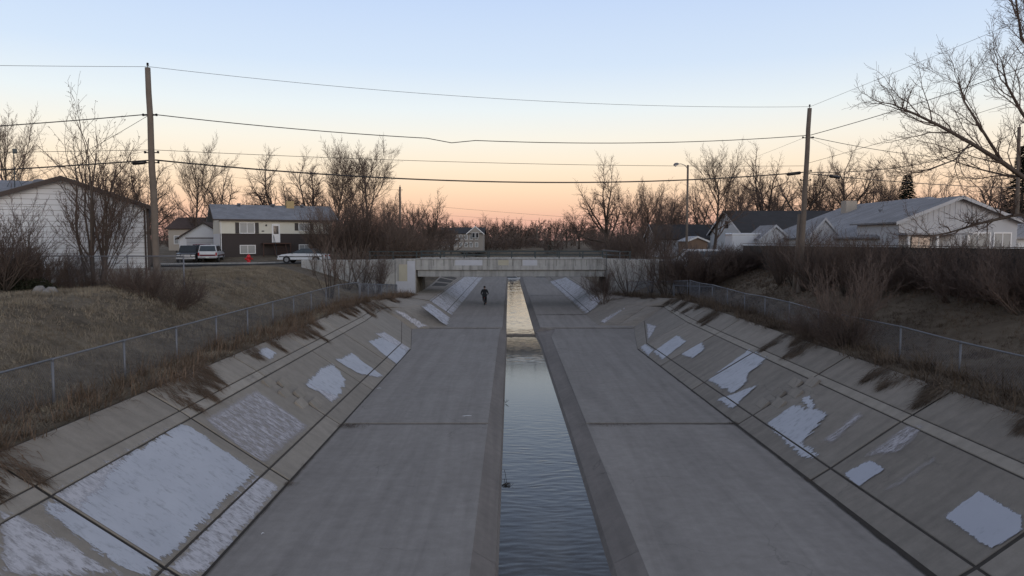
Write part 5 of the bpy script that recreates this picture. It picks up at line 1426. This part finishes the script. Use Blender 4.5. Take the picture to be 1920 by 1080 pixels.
# low evergreen mat under the hedge
def leaf_mass(name, label, cat, boxes, n, size, mat, seed, kind=None):
    r = random.Random(seed); mb = MB()
    for i in range(n):
        cx, cy, cz, rx, ry, rz_ = boxes[i%len(boxes)]
        while True:
            v = Vector((r.uniform(-1,1), r.uniform(-1,1), r.uniform(-.3,1)))
            if v.length < 1: break
        v = v*(.75+.25*r.random()) if v.length > .5 else v*1.3
        p = Vector((cx+v.x*rx, cy+v.y*ry, cz+v.z*rz_)); u = Vector((r.gauss(0,1),r.gauss(0,1),r.gauss(0,.6))).normalized()*size*r.uniform(.6,1.3); w_ = u.orthogonal().normalized()*size*.4
        mb.add([p-u, p+w_, p+u, p-w_], [(0,1,2,3)])
    return tag(mb.build(name, M[mat]), label, cat, None, kind)
leaf_mass('vine_leaves', 'dead brown vine leaves matted over the heap by the street lamp', 'vine', vb_, 9000, .05, 'twig_red', 8, 'stuff')
bx_ = []
for px, D in ((0,28.2),(25,28.2),(48,28.3),(70,28.4)):
    x = X(px, D); bx_.append((x, D, hz(x, D), .8, .6, .55))
leaf_mass('evergreen_mat', 'low dark green juniper mat below the hedge', 'shrub', bx_, 2600, .07, 'hedge_green', 3)
def conifer(px, D, top, wid, label, seed):
    r = random.Random(seed); x = X(px, D); z0 = hz(x, D); h = CAM_H+(HORIZON-top)*D/FPX-z0
    o = thing('spruce_tree', label, 'tree', (x, D, z0))
    t = MB(); t.tube([(0,0,-.1),(0,0,h*.5),(0,0,h*.97)], [h*.02,h*.012,.015], 7); t.build('trunk', M['bark'], o, True)
    c = MB()
    for i in range(int(h*16)):
        f = (i+.5)/(h*16); z = h*(.06+.93*f); L = wid*(1-f)**.85*r.uniform(.75,1.1)+.12; a = i*2.4+r.uniform(-.3,.3)
        d = Vector((math.cos(a), math.sin(a), 0)); n = 7
        for j in range(n):
            g = (j+.6)/n; p = d*L*g+Vector((0,0,z-L*.32*g*g+r.uniform(-.04,.04)))
            for sd in (-1,1,0):
                dirn = (d*.7+Vector((-d.y,d.x,0))*sd*.9+Vector((0,0,r.uniform(-.25,.1)))).normalized()*(.16+.34*(1-g)*wid*.5)
                w_ = Vector((0,0,1)).cross(dirn).normalized()*.055
                c.add([p-w_, p+dirn, p+w_, p+Vector((0,0,-.07))+dirn*.3], [(0,1,2),(0,3,1)])
    c.build('crown', M['needle'], o); return o
conifer(1697, 82, 326, 3.0, 'small dark spruce behind the ridge of the long grey roof', 1)
conifer(1912, 60, 272, 3.2, 'tall dark spruce beside the far right pole', 2)
for px, D, top, wd, sd in ((1030,230,425,2.6,4),(988,240,432,2.4,5),(960,225,428,2.0,6)):
    conifer(px, D, top, wd, 'far dark conifer in the woodland beyond the bridge', sd)['group'] = 'far conifers beyond the bridge'

# the great tree at the right edge
def great_tree():
    t = Tree(77); Y = 33.0; x0 = X(1965, Y); z0 = hz(x0, Y)
    P = P_elm(13, 1.0, .0055)
    P['cnt'] = [4,8,9,7]; P['up'] = [.04,.07,.08,.10,.12]; P['ang'] = [(28,55),(28,60),(28,60),(25,60)]
    def W(px, py, Y_): p = at(px, py, Y_); return p-Vector((x0, Y, z0))
    trunk = [Vector((0,0,-.2)), W(1962,455,33), W(1955,380,33), W(1968,250,33), W(1960,120,33.2), W(1950,10,33.3), W(1945,-90,33.4)]
    t.T.tube(trunk, [.34,.28,.24,.19,.13,.09,.05], 10)
    def guided(pts, r0, lvl=1):
        P_ = [Vector(p) for p in pts]; n = len(P_); r0 = r0*.72; rad = [lerp(r0, r0*.22, i/(n-1)) for i in range(n)]
        t.T.tube(P_, rad, 7)
        for i in range(n-1):
            a, b = P_[i], P_[i+1]; dd = (b-a).normalized(); m = max(2, int((b-a).length*3.0))
            for j in range(m):
                if i == 0 and j < m*.4: continue
                p = a.lerp(b, (j+t.r.random())/m); rr = lerp(rad[i], rad[i+1], j/m)
                ang = R(t.r.uniform(25,60)); az = t.r.uniform(0,6.28); u = dd.orthogonal().normalized(); v = dd.cross(u)
                nd = dd*math.cos(ang)+(u*math.cos(az)+v*math.sin(az))*math.sin(ang)+Vector((0,0,.35)); nd.normalize()
                t.limb(p, nd, t.r.uniform(1.0,2.5)*(1-.3*i/n), min(rr*.7,.032), 2, P)
        t.limb(P_[-1], (P_[-1]-P_[-2]).normalized(), 1.4, rad[-1], 2, P)
    guided([W(1957,360,33), W(1880,305,32.4), W(1820,268,32), W(1760,235,31.6), W(1712,212,31.4), W(1672,195,31.2)], .17)
    guided([W(1955,400,33), W(1900,404,32.2), W(1840,418,31.5), W(1780,436,31), W(1730,446,30.8)], .13)
    guided([W(1880,305,32.4), W(1830,225,32.6), W(1808,190,32.8), W(1798,150,33)], .10)
    guided([W(1966,280,33), W(1915,210,32.2), W(1888,160,31.8), W(1878,115,31.6)], .13)
    guided([W(1962,150,33.2), W(1915,70,33.6), W(1905,0,33.8), W(1895,-60,34)], .11)
    guided([W(1820,268,32), W(1790,300,31), W(1740,318,30.5), W(1700,322,30.2)], .06)
    guided([W(1966,330,33), W(1890,330,34), W(1840,318,35), W(1780,300,35.5)], .10)
    guided([W(1966,300,33), W(2040,220,33), W(2100,120,33)], .15)
    guided([W(1966,200,33), W(2030,100,32.5), W(2060,0,32)], .12)
    guided([W(1960,200,33), W(1935,110,34.5), W(1925,40,35), W(1915,-30,35.5)], .10)
    a, b = t.meshes('great', 'bark', 'twig')
    o = thing('great_bare_tree', 'large bare tree with long low limbs reaching over the wooden fence and long roof', 'tree', (x0, Y, z0))
    link('trunk', a, o); link('crown', b, o)
    print('great', len(a.polygons)+len(b.polygons))
great_tree()

# ------------------------------------------------------------------ grass
def blade(mb, p, d, L, w_, droop, n=3):
    d = d.copy(); q = p.copy(); s = Vector((-d.y, d.x, 0)); s = s.normalized()*w_ if s.length > 1e-4 else Vector((w_,0,0))
    V = []
    for i in range(n):
        f = 1-i/n; V += [q-s*f, q+s*f]; d = (d+Vector((0,0,-droop))).normalized(); q = q+d*(L/n)
    V.append(q)
    F = [(2*i, 2*i+1, 2*i+3, 2*i+2) for i in range(n-1)]+[(2*n-2, 2*n-1, 2*n)]
    mb.add(V, F)
def grass_mat(name, a, b, c):
    t = NT(name); p = t.pos(); n = t.noise(p, 1.1, 4, .6); n2 = t.noise(p, 60, 2, .6)
    cc = t.ramp(n, [(.3, a), (.5, b), (.72, c)]); cc = t.mix(1, cc, t.ramp(n2, [(.3,.7),(.7,1.25)]), 'MULTIPLY')
    t.col(cc).set(Roughness=1); t.b.inputs['Specular IOR Level'].default_value = .05; M[name] = t.m
grass_mat('fringe', (.10,.075,.056), (.165,.118,.084), (.235,.165,.115))
grass_mat('lawn', (.14,.118,.092), (.23,.195,.15), (.33,.285,.215))
grass_mat('litter', (.085,.066,.052), (.13,.100,.076), (.19,.148,.108))
def fringe(side):
    r = random.Random(31 if side < 0 else 32); mb = MB(); y = 9.5
    while y < 62:
        cx = poly(LC, y) if side < 0 else poly(RC, y); zc = poly(LZ, y) if side < 0 else poly(RZ, y)
        big = mnoise.noise(Vector((y*.45, side*3, 0)))
        amt = 1.0 if big > 0 else .6
        lean = -side
        # tuft standing on the bank edge
        for c in range(2):
            bx = cx+side*r.uniform(-.25,1.5); by = y+r.uniform(-.4,.4); bz = hz(bx, by) if side*(bx-cx) > 0 else zc+.02
            for b in range(int(55*amt)):
                a = r.uniform(0,6.28); d = Vector((math.cos(a)*.45+lean*r.uniform(.1,.8), math.sin(a)*.45, r.uniform(.5,1.1))).normalized()
                blade(mb, Vector((bx+r.gauss(0,.14), by+r.gauss(0,.2), bz-.03)), d, r.uniform(.3,.85)*(.6+.5*amt), .007+.006*(y/50), r.uniform(.1,.5))
        # long tongue trailing down the concrete
        if r.random() < ((.36 if big > -.05 else .14) if side < 0 else (.22 if big > -.05 else .08)):
            L = r.uniform(.4,1.25); wv_ = r.uniform(.22,.55); by = y; dy = r.uniform(-.25,.35)
            for b in range(260):
                f = r.random()**.8; hw = wv_*(1-f)+.06
                px = cx+lean*L*f; pz = zc+.125-L*f*.60; py = by+dy*f+r.gauss(0,hw)
                d = Vector((lean*r.uniform(.5,1), r.gauss(0,.35), -.62+r.uniform(.1,.75))).normalized()
                blade(mb, Vector((px, py, pz+r.uniform(0,.06)*(1-f))), d, r.uniform(.18,.5), .008+.006*(y/50), r.uniform(.05,.35))
        y += .42
    tag(mb.build('bank_grass', M['fringe'] if side < 0 else M['litter']), 'dry brown grass hanging over the top of the %s concrete bank' % ('left' if side < 0 else 'right'), 'grass', kind='stuff')
    print('fringe', len(mb.f))
fringe(-1); fringe(1)
def lawn(side, n, mat, name, label):
    r = random.Random(41 if side < 0 else 42); mb = MB()
    for i in range(n):
        y = 11+44*r.random()**1.15; c = poly(LC, y) if side < 0 else poly(RC, y)
        x = c+side*(.1+(12 if side < 0 else 9)*r.random()); z = hz(x, y)
        if mnoise.noise(Vector((x*.5,y*.5,9))) < -.25 and r.random() < .7: continue
        cl_ = mnoise.noise(Vector((x*.9,y*.9,4)))
        for j in range(5):
            a = r.uniform(0,6.28); h = r.uniform(.04,.13)*(1+1.6*max(0, cl_)); w_ = .007+.010*y/50
            p = Vector((x+r.gauss(0,.05), y+r.gauss(0,.05), z-.01)); s = Vector((math.cos(a), math.sin(a), 0))*w_
            mb.add([p-s, p+s, p+Vector((r.gauss(0,.05), r.gauss(0,.05), h))], [(0,1,2)])
    tag(mb.build(name, M[mat]), label, 'grass', kind='stuff')
lawn(-1, 34000, 'lawn', 'lawn_grass', 'short dry winter grass on the lot left of the channel')
lawn(1, 16000, 'litter', 'lawn_grass', 'dark dry grass and litter on the bank right of the channel')
# weeds in the joints and along the right toe
def weeds():
    r = random.Random(61); mb = MB()
    def clump(x, y, z, n, L, sx, sy):
        for i in range(n):
            a = r.uniform(0,6.28); d = Vector((math.cos(a), math.sin(a), r.uniform(.15,.9))).normalized()
            blade(mb, Vector((x+r.gauss(0,sx), y+r.gauss(0,sy), z)), d, L*r.uniform(.4,1), .006, .25, 2)
    for px, py, n, sx in ((645,799,150,.3),(660,801,90,.35),(1390,795,160,.22),(1130,798,90,.5),(1160,799,60,.5),(540,909,60,.10),(562,875,40,.08),(1530,903,60,.15),(1380,785,60,.2)):
        p = onz(px, py, 0); clump(p.x, p.y, .03, int(n*1.4), .17, sx, .10)
    y = 9.
    while y < 39:
        t = rowsR(y)[0][0]; dens = .35+1.2*max(0, mnoise.noise(Vector((y*.5,3,3))))+(.8 if y < 17 else 0)
        for i in range(int(10*dens)):
            clump(t+r.gauss(-.02,.04), y+r.uniform(0,.3), -.01, 3, .09, .02, .05)
        t = rowsL(y)[0][0]
        for i in range(2): clump(t+r.gauss(.0,.02), y+r.uniform(0,.3), -.01, 2, .06, .01, .05)
        y += .3
    for i in range(60): x = r.uniform(2.6,5.8); clump(x, 57.2+r.gauss(0,.05), .08, 5, .24, .1, .05)
    for i in range(25): clump(5.9+r.gauss(0,.25)+i*.06, 57.2+r.gauss(0,.1), .08+i*.04, 14, .28, .1, .1)
    tag(mb.build('joint_weeds', M['litter']), 'dead weeds and silt caught in the joints of the channel', 'weeds', kind='stuff')
weeds()
